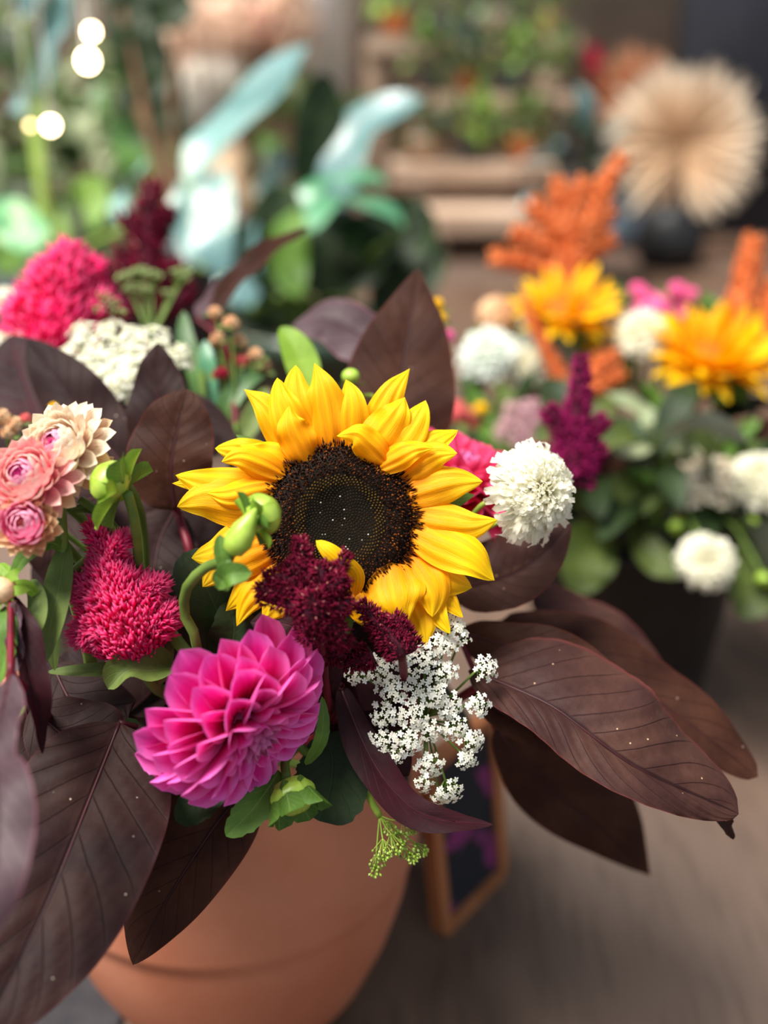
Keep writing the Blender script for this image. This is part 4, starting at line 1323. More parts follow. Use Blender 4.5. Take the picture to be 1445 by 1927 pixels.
# pink dahlia behind the sunflower on the right
MAT['dahlia_rose'] = petal_mat('rose dahlia petal', [(0, (170, 10, 60)), (.4, (222, 36, 98)), (1, (238, 84, 134))], edge=(240, 100, 148), edge_lo=.6, veins=6, vs=.15, transl=.35, var=.2)
DM2 = [petal_mesh('petal', .036, .0084, prof(.6, .62), MAT['dahlia_rose'], bend0=.2, bend=b_, cup=.7, nu=10, nv=4) for b_ in (-.3, -.1, .1, .2)]
dahlia(at(862, 915, .60), cv(.35, .85, .35), 'rose pink dahlia half hidden behind the right sunflower petals', 90, 1.0, DM=DM2)

# dense shade foliage filling the heart of the bouquet
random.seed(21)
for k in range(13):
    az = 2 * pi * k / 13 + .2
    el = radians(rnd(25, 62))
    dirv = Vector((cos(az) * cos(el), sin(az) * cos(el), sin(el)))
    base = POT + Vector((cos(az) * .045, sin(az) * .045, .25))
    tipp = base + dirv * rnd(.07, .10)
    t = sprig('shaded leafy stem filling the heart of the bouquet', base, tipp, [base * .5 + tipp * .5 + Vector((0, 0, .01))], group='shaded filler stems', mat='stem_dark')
    for j in range(7):
        f = .3 + .7 * j / 6
        P0 = base.lerp(tipp, f)
        a = j * GA + k
        x, y = frame(dirv)
        e = (x * cos(a) + y * sin(a) + dirv * .5).normalized()
        L = rnd(.05, .075)
        P = [P0, P0 + e * L * .5 + Vector((0, 0, .006)), P0 + e * L - Vector((0, 0, .010))]
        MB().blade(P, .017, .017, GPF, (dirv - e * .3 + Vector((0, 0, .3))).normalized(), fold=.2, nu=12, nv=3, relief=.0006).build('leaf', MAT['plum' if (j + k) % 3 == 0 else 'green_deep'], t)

# ------------------------------------------------------------------ bucket bouquet
random.seed(33)
BK = lambda x, y, z: BUCKET + Vector((x, y, z))


def bstem(tx, ty, d, k=.5):
    h = at(tx, ty, d)
    c = BUCKET
    e = Vector((h.x - c.x, h.y - c.y, 0)) * .35
    e = e.normalized() * min(e.length, .07) if e.length else e
    b = c + e + Vector((0, 0, .03))
    top = c + e * 1.35 + Vector((0, 0, .25))
    return [b, top, top * .5 + h * .5 + Vector((0, 0, .02)), h]


GRP = 'orange amaranth plumes in the black bucket'
D = 1.06
amaranth('large branching orange amaranth plume above the yellow flowers of the bucket', [
    ([(1080, 560, D), (1078, 500, D), (1075, 430, D)], 36, 24, 800), ([(1085, 450, D), (1125, 370, D), (1170, 300, D)], 17, 7, 380), ([(1065, 450, D), (1055, 390, D), (1050, 345, D)], 16, 6, 300), ([(1060, 460, D), (1030, 420, D), (1000, 385, D)], 16, 7, 300),
    ([(1060, 480, D), (1010, 455, D), (968, 440, D)], 16, 7, 300), ([(1060, 515, D), (990, 495, D), (928, 486, D)], 14, 7, 300), ([(1090, 450, D), (1120, 425, D), (1145, 395, D)], 16, 7, 300), ([(1090, 480, D), (1120, 465, D), (1148, 448, D)], 16, 7, 280),
    ([(1070, 420, D), (1080, 380, D), (1100, 345, D)], 15, 7, 260)], bstem(1080, 560, D), 'amar_orange', 'amar_orange_core', sl=.010, sw=.0016, group=GRP, stemmat='stem_orange')
D = 1.0
amaranth('slender orange amaranth spire beside the upturned sunflower', [([(1385, 620, D), (1400, 550, D), (1408, 500, D), (1418, 448, D)], 26, 14, 700), ([(1390, 610, D), (1375, 590, D), (1368, 580, D)], 18, 10, 200)],
         bstem(1385, 620, D), 'amar_orange', 'amar_orange_core', sl=.007, sw=.0013, group=GRP, stemmat='stem_orange')
amaranth('broad rust amaranth plume at the far side of the upturned sunflower', [([(1440, 640, D), (1450, 590, D), (1462, 530, D)], 34, 16, 700), ([(1430, 630, D), (1425, 600, D), (1430, 570, D)], 20, 10, 300)],
         bstem(1440, 640, D), 'amar_orange', 'amar_orange_core', sl=.007, sw=.0013, group=GRP, stemmat='stem_orange')
amaranth('drooping rust amaranth tassel between the pale scabiosas', [([(1060, 730, D), (1045, 690, D), (1020, 640, D), (985, 565, D)], 13, 9, 420), ([(1100, 740, D), (1120, 690, D), (1160, 670, D)], 22, 12, 300), ([(1080, 740, D), (1140, 720, D), (1170, 700, D)], 20, 12, 300)],
         bstem(1060, 740, D), 'amar_orange', 'amar_orange_core', sl=.006, sw=.0012, group=GRP, stemmat='stem_orange')

YP = [petal_mesh('petal', .046, .0078, prof(.5, .8), MAT['sun_petal'], bend0=.1, bend=b_, cup=-.4, wave=.001, nu=9, nv=3, ph=b_ * 9) for b_ in (.3, -.35, -.8)]


def daisy(C, axis, s, label, N, ths, disc, pts, name='sunflower', cat='sunflower', group=None):
    t = thing(name, label, cat, pts[0], group)
    stem_part(t, pts, .005 * s, MAT['stem'])
    A, B = frame(axis)
    MB().lathe([(0, -.014 * s), (.02 * s, -.008 * s), (.025 * s, 0), (.018 * s, .004 * s), (0, .003 * s)], C, axis, 24).build('disc', disc, t)
    for i in range(N):
        f = i / N
        inst('petal', YP[i % 3], place(C, axis, A, B, i * GA, radians(lerp(ths[0], ths[1], f) + rnd(-8, 8)), .021 * s, -.002 * s, rnd(-.3, .3), s * rnd(.85, 1.1)), t)
    for i in range(12):
        a = i * 2 * pi / 12
        inst('sepal', BMg, place(C - axis * .01 * s, axis, A, B, a, radians(115), .02 * s, 0, 0, 2.4 * s), t)
    return t


DO = plain_mat('orange disc', (150, 76, 6), (186, 102, 10), 200, .8)
daisy(at(1340, 672, .98), cv(.05, .75, .62), 1.0, 'upturned yellow sunflower with ragged petals in the black bucket', 62, (24, 100), DO, bstem(1340, 680, .98))
daisy(at(1068, 578, 1.02), cv(.0, .75, .62), .86, 'yellow sunflower under the large orange plume', 38, (40, 100), DO, bstem(1068, 590, 1.02))
GS = 'scabiosas in the black bucket'
for (x, y, d, s_, ax, lab, inn) in (
        (920, 668, 1.02, 1.35, (-.2, .5, .8), 'pale mint white scabiosa at the bucket edge next to the tall brown leaf', SCB), (1052, 636, 1.08, 1.3, (0, .7, .7), 'pale scabiosa tucked right under the yellow flower', SCB),
        (990, 690, 1.03, 1.15, (0, .6, .8), 'blush white scabiosa between the mint scabiosa and the rust tassel', SCM), (1208, 632, 1.0, 1.25, (-.1, .5, .9), 'pure white scabiosa beside the upturned sunflower', SCM),
        (1432, 905, .92, 1.35, (-.1, .5, .9), 'white scabiosa on the outer side of the bucket foliage', SCM), (1330, 1058, .88, 1.15, (0, .1, 1), 'cream scabiosa hanging over the black bucket wall', SCM),
        (985, 640, 1.07, 1.0, (0, .7, .7), 'small greenish scabiosa behind the blush one', SCB)):
    scabiosa(at(x, y, d), cv(*ax), s_, lab, 70, inn, inn, pts=bstem(x, y, d), pot='back', group=GS, stem='stem')
filler('pink blossom cluster behind the pure white scabiosa', [(1228, 592, 42, 'pinkf'), (1200, 548, 18, 'pinkf'), (1215, 560, 18, 'pinkf')], bstem(1225, 650, 1.04)[0], at(1225, 650, 1.04), bstem(1225, 650, 1.04)[1:3], 1.05, group='filler flowers in the bucket', fs=.003)
filler('pink snapdragon like blossoms above the upturned sunflower', [(1275, 548, 20, 'pinkf'), (1290, 572, 22, 'pinkf'), (1300, 556, 16, 'pinkf'), (1285, 595, 14, 'pinkf')], bstem(1285, 650, 1.06)[0], at(1285, 650, 1.06), bstem(1285, 650, 1.06)[1:3], 1.06, group='filler flowers in the bucket', fs=.003)
filler('round tan seed head beside the yellow flower', [(935, 598, 42, 'peach')], bstem(940, 660, 1.06)[0], at(938, 650, 1.06), bstem(940, 660, 1.06)[1:3], 1.06, group='filler flowers in the bucket', fs=.003)
filler('coral blossoms behind the tall brown leaf', [(858, 778, 26, 'coral'), (885, 790, 24, 'coral'), (872, 800, 22, 'coral'), (905, 770, 14, 'yellowf')], bstem(880, 850, .98)[0], at(880, 850, .98), bstem(880, 850, .98)[1:3], .95, group='filler flowers in the bucket', fs=.003)
filler('lone yellow petals poking out past the tall brown leaf', [(822, 575, 16, 'yellowf'), (828, 600, 14, 'yellowf')], POT + Vector((.05, .06, .25)), at(825, 680, .74), [at(800, 850, .68)], .78, group='small filler flowers')
filler('small pink blossom beside the tall brown leaf', [(842, 634, 16, 'pinkf')], POT + Vector((.055, .05, .25)), at(838, 690, .74), [at(815, 860, .68)], .78, group='small filler flowers')
filler('pale green seed head behind the pink blossoms', [(1150, 550, 26, 'lace_dull'), (1175, 560, 22, 'lace_dull')], bstem(1155, 620, 1.1)[0], at(1155, 620, 1.1), bstem(1155, 620, 1.1)[1:3], 1.1, group='filler flowers in the bucket', fs=.003)
filler('peach blossoms between the yellow flower and the upturned sunflower', [(1120, 620, 22, 'peach'), (1135, 650, 20, 'peach'), (1110, 650, 18, 'yellowf')], bstem(1120, 700, 1.04)[0], at(1120, 700, 1.04), bstem(1120, 700, 1.04)[1:3], 1.04, group='filler flowers in the bucket', fs=.003)
HD = [(985 + 48 * sqrt((k + .5) / 12) * cos(k * GA), 800 + 42 * sqrt((k + .5) / 12) * sin(k * GA), 20) for k in range(12)]
umbel('lace_flower', 'dusty pink lace flower between the coral blossoms and the magenta spire', [(at(x, y, .9), r * .9 / FPX, cv((x - 985) / 90, .6, 1)) for x, y, r in HD], at(985, 860, .93), Up, MAT['lace_dusty'], bstem(985, 870, .94)[:3] + [at(985, 860, .93)], fs=.003, cnt=10)
MAT['lace_tan'] = isl_mat('tan lace floret', [(0, (176, 150, 124)), (.5, (206, 192, 168)), (1, (226, 218, 200))])
HD = [(1340 + 78 * sqrt((k + .5) / 18) * cos(k * GA), 908 + 48 * sqrt((k + .5) / 18) * sin(k * GA), 22) for k in range(18)]
umbel('lace_flower', 'tan and white lace flower next to the outer white scabiosa', [(at(x, y, .93), r * .93 / FPX, cv((x - 1340) / 120, .9, .8)) for x, y, r in HD], at(1340, 970, .95), Up, MAT['lace_tan'], bstem(1340, 980, .95)[:3] + [at(1340, 970, .95)], fs=.003, cnt=10)
for (x, y, r, d, lab) in ((1275, 992, 17, .92, 'round green bud above the cream scabiosa'), (1412, 985, 18, .92, 'pale green bud under the outer white scabiosa'), (1440, 1090, 18, .90, 'green bud low on the outer side of the bucket')):
    P = bstem(x, y, d)
    t = thing('scabiosa_bud', lab, 'flower bud', P[0], 'green buds in the bucket')
    stem_part(t, P, .0016, MAT['stem'])
    A, B = frame(Up)
    MB().ball(P[-1], r * d / FPX, Up, .85).build('bud', MAT['bud'], t)
    for k in range(8):
        inst('sepal', BMg, place(P[-1] - Up * .003, Up, A, B, k * .785, radians(80), .004, 0, 0, .7), t)
# bucket foliage
FOL = [
    ('bucket stem with broad olive leaves hanging over the black rim', [([(1150, 1000, .96), (1110, 1030, .93), (1098, 1070, .92), (1090, 1120, .915)], 58, 'olive_dark'), ([(1260, 860, .97), (1210, 900, .95), (1150, 930, .94), (1090, 960, .94)], 32, 'olive_dark'),
        ([(1190, 980, .96), (1220, 1040, .94), (1260, 1065, .93), (1300, 1060, .92)], 32, 'olive_dark'), ([(1110, 960, .95), (1090, 920, .945), (1080, 880, .945)], 26, 'olive_dark')]),
    ('bucket stem with a deep green leaf at the outer rim', [([(1420, 1010, .95), (1425, 1070, .92), (1415, 1120, .91), (1395, 1165, .905)], 52, 'olive_dark'), ([(1380, 960, .97), (1420, 960, .95), (1470, 990, .94)], 34, 'olive_dark'), ([(1330, 1000, .97), (1290, 1020, .95), (1250, 1010, .94)], 26, 'green_dark')]),
    ('bucket stem with slim pale leaves around the upturned sunflower', [([(1290, 860, .98), (1240, 800, .97), (1190, 760, .97), (1140, 740, .97)], 17, 'bg_leaf_sage'), ([(1300, 850, .98), (1250, 770, .97), (1210, 720, .97)], 15, 'green'), ([(1310, 860, .97), (1270, 820, .95), (1220, 800, .945), (1170, 820, .945)], 16, 'bg_leaf_sage'),
        ([(1320, 850, .97), (1300, 790, .955), (1270, 760, .95)], 16, 'green'), ([(1340, 860, .97), (1345, 810, .95), (1330, 770, .945)], 16, 'bg_leaf_sage'), ([(1350, 870, .97), (1390, 820, .955), (1430, 790, .95)], 18, 'green'), ([(1360, 880, .97), (1410, 850, .955), (1460, 840, .95)], 18, 'green_olive')]),
    ('bucket stem with curled pale leaves below the upturned sunflower', [([(1230, 840, .95), (1180, 850, .94), (1160, 820, .935), (1180, 790, .935)], 15, 'bg_leaf_sage'), ([(1230, 850, .95), (1245, 820, .94), (1235, 790, .935), (1200, 780, .935)], 14, 'bg_leaf_sage'), ([(1260, 880, .95), (1220, 900, .94), (1180, 880, .935)], 15, 'green'), ([(1280, 900, .95), (1240, 930, .935), (1200, 970, .93)], 14, 'green_olive'), ([(1290, 860, .95), (1310, 840, .94), (1350, 850, .935)], 14, 'bg_leaf_sage')]),
    ('bucket stem with bright green leaves under the pale scabiosas', [([(960, 880, 1.0), (930, 820, 1.0), (900, 770, 1.0), (880, 720, 1.0)], 26, 'green'), ([(970, 880, 1.0), (960, 800, 1.0), (950, 750, 1.0), (930, 720, 1.0)], 24, 'green_olive'), ([(1000, 880, 1.0), (1010, 800, 1.0), (1030, 740, 1.0)], 26, 'green'), ([(980, 900, .98), (1020, 850, .97), (1040, 790, .97)], 24, 'green_dark'), ([(940, 900, .98), (900, 870, .97), (860, 850, .97)], 30, 'green'), ([(1010, 760, 1.0), (1060, 740, .99), (1100, 720, .99)], 22, 'green')]),
    ('bucket stem with upright leaf tips between the pink blossoms', [([(1255, 640, 1.06), (1250, 590, 1.06), (1248, 540, 1.06)], 16, 'green'), ([(1340, 640, 1.06), (1335, 590, 1.06), (1330, 550, 1.06)], 20, 'green'), ([(1160, 740, 1.04), (1175, 690, 1.04), (1180, 640, 1.04)], 22, 'green')]),
    ('bucket stem with shaded rust leaves behind the magenta spire', [([(1120, 920, .98), (1140, 860, .98), (1170, 800, .98)], 44, 'plum_brown'), ([(1080, 950, .98), (1120, 930, .97), (1180, 900, .97)], 44, 'plum_brown'), ([(1400, 850, .96), (1440, 820, .955), (1480, 810, .95)], 34, 'plum_brown'), ([(1000, 780, 1.02), (1020, 720, 1.02), (1050, 680, 1.02)], 34, 'plum_brown')]),
]
for lab, lv in FOL:
    x, y, d = lv[0][0][0]
    P = bstem(x, y, d)
    t = thing('foliage_stem', lab, 'foliage', P[0], 'leaf stems in the black bucket')
    stem_part(t, P, .003, MAT['stem'])
    for pts, w, m_ in lv:
        dd = pts[0][2]
        MB().blade(px(pts), w * dd / FPX, w * dd / FPX, GPF, cv(rnd(-.2, .2), .35, 1), fold=.2, nu=18, nv=3, wave=.002, ph=rnd(0, 6)).build('leaf', MAT[m_], t)
for k in range(11):
    az = 2 * pi * k / 11
    el = radians(rnd(35, 75))
    dirv = Vector((cos(az) * cos(el), sin(az) * cos(el), sin(el)))
    base = BUCKET + Vector((cos(az) * .06, sin(az) * .06, .03))
    mid_ = BUCKET + Vector((cos(az) * .085, sin(az) * .085, .24))
    tipp = mid_ + dirv * rnd(.07, .12)
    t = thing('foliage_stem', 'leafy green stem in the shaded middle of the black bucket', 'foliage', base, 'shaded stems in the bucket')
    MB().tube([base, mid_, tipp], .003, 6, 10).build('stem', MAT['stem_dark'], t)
    for j in range(8):
        f = .1 + .9 * j / 7
        P0 = mid_.lerp(tipp, f)
        a = j * GA + k
        x, y = frame(dirv)
        e = (x * cos(a) + y * sin(a) + dirv * .5).normalized()
        L = rnd(.06, .095)
        P = [P0, P0 + e * L * .5 + Vector((0, 0, .008)), P0 + e * L - Vector((0, 0, .012))]
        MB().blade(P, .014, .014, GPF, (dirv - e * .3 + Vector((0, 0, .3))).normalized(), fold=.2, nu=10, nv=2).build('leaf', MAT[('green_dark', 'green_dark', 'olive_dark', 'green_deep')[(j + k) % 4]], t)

# ------------------------------------------------------------------ background: palm-like potted plants
random.seed(77)


def bgpot(t, c, r, h, mat):
    MB().lathe([(0, .004), (r * .74, .004), (r * .76, 0), (r, h * .86), (r * 1.06, h * .86), (r * 1.06, h), (r * .95, h), (r * .9, h * .9), (0, h * .9)], c, sides=32).build('pot', mat, t)


PM = {'grey': plain_mat('grey ceramic', (70, 76, 84), (96, 100, 108), 10, .5), 'green': plain_mat('dark green glaze', (26, 46, 34), (40, 62, 46), 10, .3, .6), 'white': plain_mat('white ceramic', (226, 214, 200), (238, 230, 220), 8, .5),
      'terra': plain_mat('orange terracotta', (206, 118, 70), (222, 140, 92), 10, .7), 'tan': plain_mat('tan basket', (200, 166, 136), (220, 188, 158), 60, .8), 'blue': plain_mat('blue grey ceramic', (92, 108, 124), (120, 134, 148), 10, .5)}


def big_plant(label, potc, r, h, potmat, leaves, name='potted_palm', d_w=None, stems=True, group='large potted plants in the background', stemmat='stem', wk=1.0):
    t = thing(name, label, 'potted plant', potc, group)
    bgpot(t, potc, r, h, potmat)
    top = potc + Vector((0, 0, h * .88))
    for (pts, w, m_, n) in leaves:
        P = px(pts)
        d = pts[0][2]
        lf = MB().blade(P, wk * w * d / FPX, wk * w * d / FPX, prof(.55, .6), cv(*n), fold=.3, curl=-.1, nu=20, nv=4, wave=.006, wn=1.5, ph=rnd(0, 6)).build('leaf', MAT[m_], t)
        MB().tube([top + Vector((rnd(-.3, .3), rnd(-.3, .3), 0)) * r, top * .55 + P[0] * .45 + Vector((0, 0, .03)), P[0]], .006, 6, 8).build('leaf_stalk', MAT[stemmat], t)
    return t


Z0 = lambda p: Vector((p.x, p.y, 0))
D = 1.6
g = at(600, 560, D)
big_plant('tall potted palm with long sky tinted blue green leaves behind the bouquet', Z0(g), .13, .26, PM['green'], wk=1.3, leaves=[
    ([(350, 345, D), (410, 270, D), (490, 180, D + .05), (580, 82, D + .1)], 54, 'strel', (-.45, .5, .8)), ([(420, 520, D - .1), (405, 440, D - .1), (405, 380, D - .08), (420, 320, D - .05)], 40, 'strel', (-.3, .75, .5)),
    ([(580, 380, D), (590, 290, D), (605, 210, D), (612, 135, D)], 44, 'green_dark', (.5, .0, .8)), ([(640, 400, D), (650, 300, D), (690, 225, D), (795, 188, D)], 44, 'strel', (-.3, .5, .8)),
    ([(760, 430, D - .1), (690, 385, D - .1), (630, 385, D - .1), (570, 440, D - .12)], 40, 'strel_mint', (0, .9, .4)), ([(520, 560, D - .1), (500, 480, D - .1), (520, 410, D - .1), (540, 350, D - .05)], 42, 'green_dark', (.2, .2, 1)),
    ([(560, 560, D - .15), (545, 500, D - .15), (545, 440, D - .15), (560, 390, D - .13)], 30, 'green', (0, .4, 1)), ([(680, 540, D), (730, 470, D), (760, 420, D), (780, 370, D)], 60, 'green_dark', (.2, .3, 1)), ([(640, 560, D - .05), (660, 500, D - .05), (700, 460, D - .05), (760, 450, D - .05)], 56, 'green_dark', (0, .4, 1)),
    ([(600, 560, D - .05), (610, 500, D - .05), (640, 440, D - .05), (670, 400, D)], 50, 'green_dark', (0, .4, 1)), ([(470, 580, D - .1), (450, 520, D - .1), (460, 460, D - .1), (480, 410, D - .1)], 40, 'strel', (-.2, .7, .6)),
    ([(560, 430, D - .05), (600, 360, D - .05), (660, 335, D - .05), (730, 350, D - .05)], 34, 'strel_mint', (0, .85, .5)), ([(370, 500, D), (360, 440, D), (350, 390, D), (340, 340, D)], 30, 'strel', (-.3, .7, .5)), ([(500, 400, D + .1), (520, 330, D + .1), (530, 280, D + .1)], 34, 'strel', (-.3, .7, .5)),
    ([(700, 590, D), (740, 560, D), (790, 500, D), (810, 430, D)], 44, 'green_dark', (.2, .3, 1)), ([(560, 620, D), (520, 590, D), (470, 570, D), (430, 540, D)], 44, 'green_dark', (0, .4, 1))])
D = 1.7
g = at(90, 560, D)
big_plant('broad leaved potted plant with glossy sky tinted blue green leaves, nearest the hanging bulbs', Z0(g), .15, .30, PM['grey'], wk=1.3, leaves=[
    ([(80, 170, D), (82, 100, D), (105, 40, D), (140, -40, D)], 44, 'strel', (-.4, .5, .75)), ([(60, 215, D), (45, 190, D), (55, 150, D), (80, 90, D)], 30, 'strel', (-.4, .75, .5)), ([(60, 160, D), (40, 110, D), (20, 80, D), (-20, 60, D)], 40, 'green_dark', (.1, .4, 1)),
    ([(40, 40, D), (60, 0, D), (50, -40, D)], 44, 'strel', (-.2, .8, .5)), ([(240, 430, D - .1), (235, 390, D - .1), (240, 350, D - .1), (280, 300, D - .1)], 30, 'strel', (-.4, .8, .3)), ([(60, 480, D - .1), (40, 440, D - .1), (20, 410, D - .1), (-10, 380, D - .1)], 44, 'strel_mint', (.1, .8, .6)),
    ([(150, 480, D), (150, 420, D), (170, 370, D), (160, 330, D)], 36, 'green', (0, .5, 1)), ([(210, 500, D), (190, 450, D), (180, 410, D), (120, 380, D)], 44, 'green_dark', (0, .4, 1)), ([(100, 500, D), (80, 450, D), (50, 400, D), (0, 340, D)], 40, 'green_dark', (0, .4, 1)),
    ([(260, 520, D), (240, 470, D), (200, 430, D), (150, 420, D)], 46, 'green_dark', (0, .5, 1)), ([(0, 520, D), (30, 470, D), (60, 440, D), (110, 430, D)], 40, 'green', (0, .6, 1))])
D = 2.1
g = at(330, 520, D)
big_plant('dark leaved potted tree on a thin brown trunk', Z0(g), .16, .32, PM['grey'], [
    ([(250, 120, D), (240, 70, D), (250, 20, D), (260, -30, D)], 44, 'green_dark', (.1, .3, 1)), ([(260, 200, D), (280, 140, D), (270, 90, D), (290, 30, D)], 56, 'green_dark', (.2, .3, 1)), ([(310, 260, D), (280, 230, D), (250, 200, D), (225, 170, D)], 36, 'green_dark', (0, .4, 1)),
    ([(330, 300, D), (310, 240, D), (310, 180, D), (330, 120, D)], 44, 'green_dark', (.1, .3, 1)), ([(290, 330, D), (260, 290, D), (240, 250, D), (250, 210, D)], 44, 'bg_leaf', (.1, .5, 1)), ([(330, 60, D), (320, 20, D), (300, -30, D)], 50, 'green_dark', (0, .3, 1)), ([(360, 340, D), (350, 290, D), (330, 250, D)], 36, 'bg_leaf', (0, .5, 1)), ([(230, 20, D), (215, -10, D), (210, -50, D)], 30, 'green_dark', (0, .3, 1))], stemmat='stem_brown')


def shrub(label, c, r, h, potmat, n, R, H, L, mats, group='potted shrubs against the wall'):
    t = thing('potted_shrub', label, 'potted plant', c, group)
    bgpot(t, c, r, h, potmat)
    cc = c + Vector((0, 0, h + H * .5))
    MB().tube([c + Vector((0, 0, h * .8)), cc], .008, 6, 6).build('trunk', MAT['stem_brown'], t)
    ms = [MB().blade([Vector((0, 0, 0)), Vector((0, L * .5, L * .12)), Vector((0, L, -L * .08))], L * .26, L * .26, GPF, Vector((0, 0, 1)), fold=.2, nu=8, nv=2).mesh('leaf', MAT[m_]) for m_ in mats]
    for k in range(n):
        z = 1 - 2 * (k + .5) / n
        a = k * GA
        e = Vector((cos(a) * sqrt(1 - z * z), sin(a) * sqrt(1 - z * z), z))
        p = cc + Vector((e.x * R, e.y * R, e.z * H * .55)) * rnd(.35, 1)
        d = (e + Vector((rnd(-.6, .6), rnd(-.6, .6), rnd(-.5, .6)))).normalized()
        x = d.cross(Vector((0, 0, 1)))
        x = x.normalized() if x.length > .05 else Vector((1, 0, 0))
        M = Matrix((x, d, x.cross(d))).transposed().to_4x4()
        inst('leaf', ms[k % len(ms)], Matrix.Translation(p) @ M @ Matrix.Scale(rnd(.7, 1.3), 4), t)
    return t


def on_floor(px_, y):
    p = at(px_, 400, 1)
    k = (y - CAM.y) / (p.y - CAM.y)
    return Vector((CAM.x + (p.x - CAM.x) * k, y, 0))


shrub('sage green bushy shrub standing furthest along the beige wall', on_floor(-20, 3.1), .16, .2, PM['tan'], 90, .34, .5, .15, ('bg_leaf_sage', 'bg_leaf', 'bg_leaf_sage'))
shrub('mixed green bushy shrub behind the dark leaved tree', on_floor(250, 4.2), .16, .16, PM['grey'], 90, .32, .42, .15, ('bg_leaf', 'bg_leaf_sage', 'bg_leaf'))
shrub('low olive shrub beside the white post', on_floor(560, 3.9), .14, .14, PM['tan'], 70, .26, .36, .13, ('green_olive', 'bg_leaf', 'bg_leaf_sage'))
shrub('low bushy shrub in front of the sage one', on_floor(130, 2.7), .13, .14, PM['green'], 70, .26, .3, .12, ('bg_leaf', 'green_dark', 'bg_leaf_sage'))

# pale dried plumes
MAT['pampas'] = isl_mat('peach dried plume', [(0, (240, 196, 166)), (.5, (250, 220, 196)), (1, (255, 238, 222))], transl=.3)
MAT['pampas_white'] = isl_mat('white dried plume', [(0, (236, 226, 214)), (1, (255, 250, 242))], transl=.3)
MAT['pampas_rust'] = isl_mat('rust dried plume', [(0, (168, 84, 60)), (1, (206, 122, 90))], transl=.2)
vb = on_floor(455, 3.9)
vs_ = thing('floor_vase', 'tall tan floor vase with pale dried plumes', 'vase', vb)
MB().lathe([(0, .005), (.07, .005), (.09, .02), (.12, .15), (.10, .27), (.06, .33), (.07, .35), (.06, .35), (.05, .32), (0, .3)], vb, sides=32).build('body', PM['tan'], vs_)
for k, (x0, y0, x1, y1, r, mt, lab) in enumerate(((430, 150, 350, 20, 60, 'pampas', 'peach dried plume leaning furthest out of the tan vase'), (450, 200, 370, 150, 52, 'pampas_white', 'white dried plume low on the side of the vase'), (470, 150, 440, 20, 60, 'pampas', 'peach dried plume rising in the middle of the vase'),
                                                 (490, 140, 500, 40, 34, 'pampas_rust', 'rust dried plume in the vase'), (520, 150, 545, -10, 52, 'pampas', 'peach dried plume closest to the white post'))):
    P = [vb + Vector((0, 0, .31)), at((x0 + 470) / 2, y0 + 90, 3.62), at(x0, y0, 3.7), at((x0 + x1) / 2, (y0 + y1) / 2, 3.65), at(x1, y1, 3.6)]
    t = thing('dried_plume', lab, 'dried plume', P[0], 'dried plumes in the tan vase')
    MB().tube(P, .004, 6, 12).build('stem', MAT['stem_brown'], t)
    m = MB()
    plume(m, P[2:], lambda u, r=r: r * sin(pi * min(1, u * .8 + .15)) * 3.6 / FPX, 1100, .07, .006, .5)
    m.build('plume', MAT[mt], t, kind='stuff')

# hanging lamps seen as bright discs
q = NT('warm bulb glow')
q.b.inputs['Emission Color'].default_value = lin((255, 226, 178))
q.b.inputs['Emission Strength'].default_value = 22
bulb_m = q.done(lin((255, 240, 210)), .4)
q2 = NT('dim bulb glow')
q2.b.inputs['Emission Color'].default_value = lin((255, 214, 150))
q2.b.inputs['Emission Strength'].default_value = 7
bulb_dim = q2.done(lin((240, 220, 180)), .4)
for (x, y, d, r, lab) in ((172, 60, 1.58, .0075, 'upper glowing bulb of the close pair on the cord'), (165, 114, 1.55, .0110, 'lower glowing bulb of the close pair on the cord'), (95, 236, 1.52, .0080, 'round glowing bulb hanging lowest among the plants'), (57, 236, 1.56, .0036, 'dim small glowing bulb beside the lowest one')):
    p = at(x, y, d)
    t = thing('hanging_bulb', lab, 'bulb', p, 'hanging light bulbs')
    MB().ball(p, r, Vector((0, 0, 1)), 1.1, 20, 12).build('globe', bulb_dim if r < .005 else bulb_m, t)
    ld = bpy.data.lights.new('bulb_light', 'POINT')
    ld.energy = 1.0 * (r / .008)
    ld.color = (1, .82, .58)
    ld.shadow_soft_size = .05
    lo = bpy.data.objects.new('bulb_light', ld)
    COL.objects.link(lo)
    lo.parent = t
    lo.location = Vector((0, -r - .055, -.02))
    MB().lathe([(0, 0), (r * .45, 0), (r * .45, r * .6), (r * .2, r * .8), (0, r * .8)], p + Vector((0, 0, r * 1.0)), sides=16).build('socket', PM['grey'], t)
    MB().tube([p + Vector((0, 0, r * 1.7)), p + Vector((0, 0, .8)), p + Vector((0, 0, 1.5))], .003, 5, 4).build('cord', PM['grey'], t)

# ------------------------------------------------------------------ tiered plant stand
wood = plain_mat('pale weathered wood', (176, 148, 126), (204, 178, 158), 12, .7, sc=(.3, 2, 2))
stp = on_floor(890, 3.95)
st = thing('plant_stand', 'pale wooden tiered plant stand full of potted plants', 'plant stand', stp)
TIERS = []
for (xa, xb, py, yw, th, dep) in ((690, 1062, 82, 4.15, .05, .26), (770, 1055, 188, 3.95, .045, .26), (735, 1030, 318, 3.75, .05, .28), (800, 1020, 408, 3.55, .06, .28)):
    zc = at(800, py, 1)
    k = (yw) / (zc.y)
    z = CAM.z + (zc.z - CAM.z) * k
    pa, pb = on_floor(xa, yw), on_floor(xb, yw)
    TIERS.append((pa.x, pb.x, yw, z + th / 2))
    for j in range(2):
        MB().box(Vector(((pa.x + pb.x) / 2, yw + (j - .5) * dep * .52, z)), pb.x - pa.x, dep * .48, th).build('shelf_board', wood, st, smooth=False)
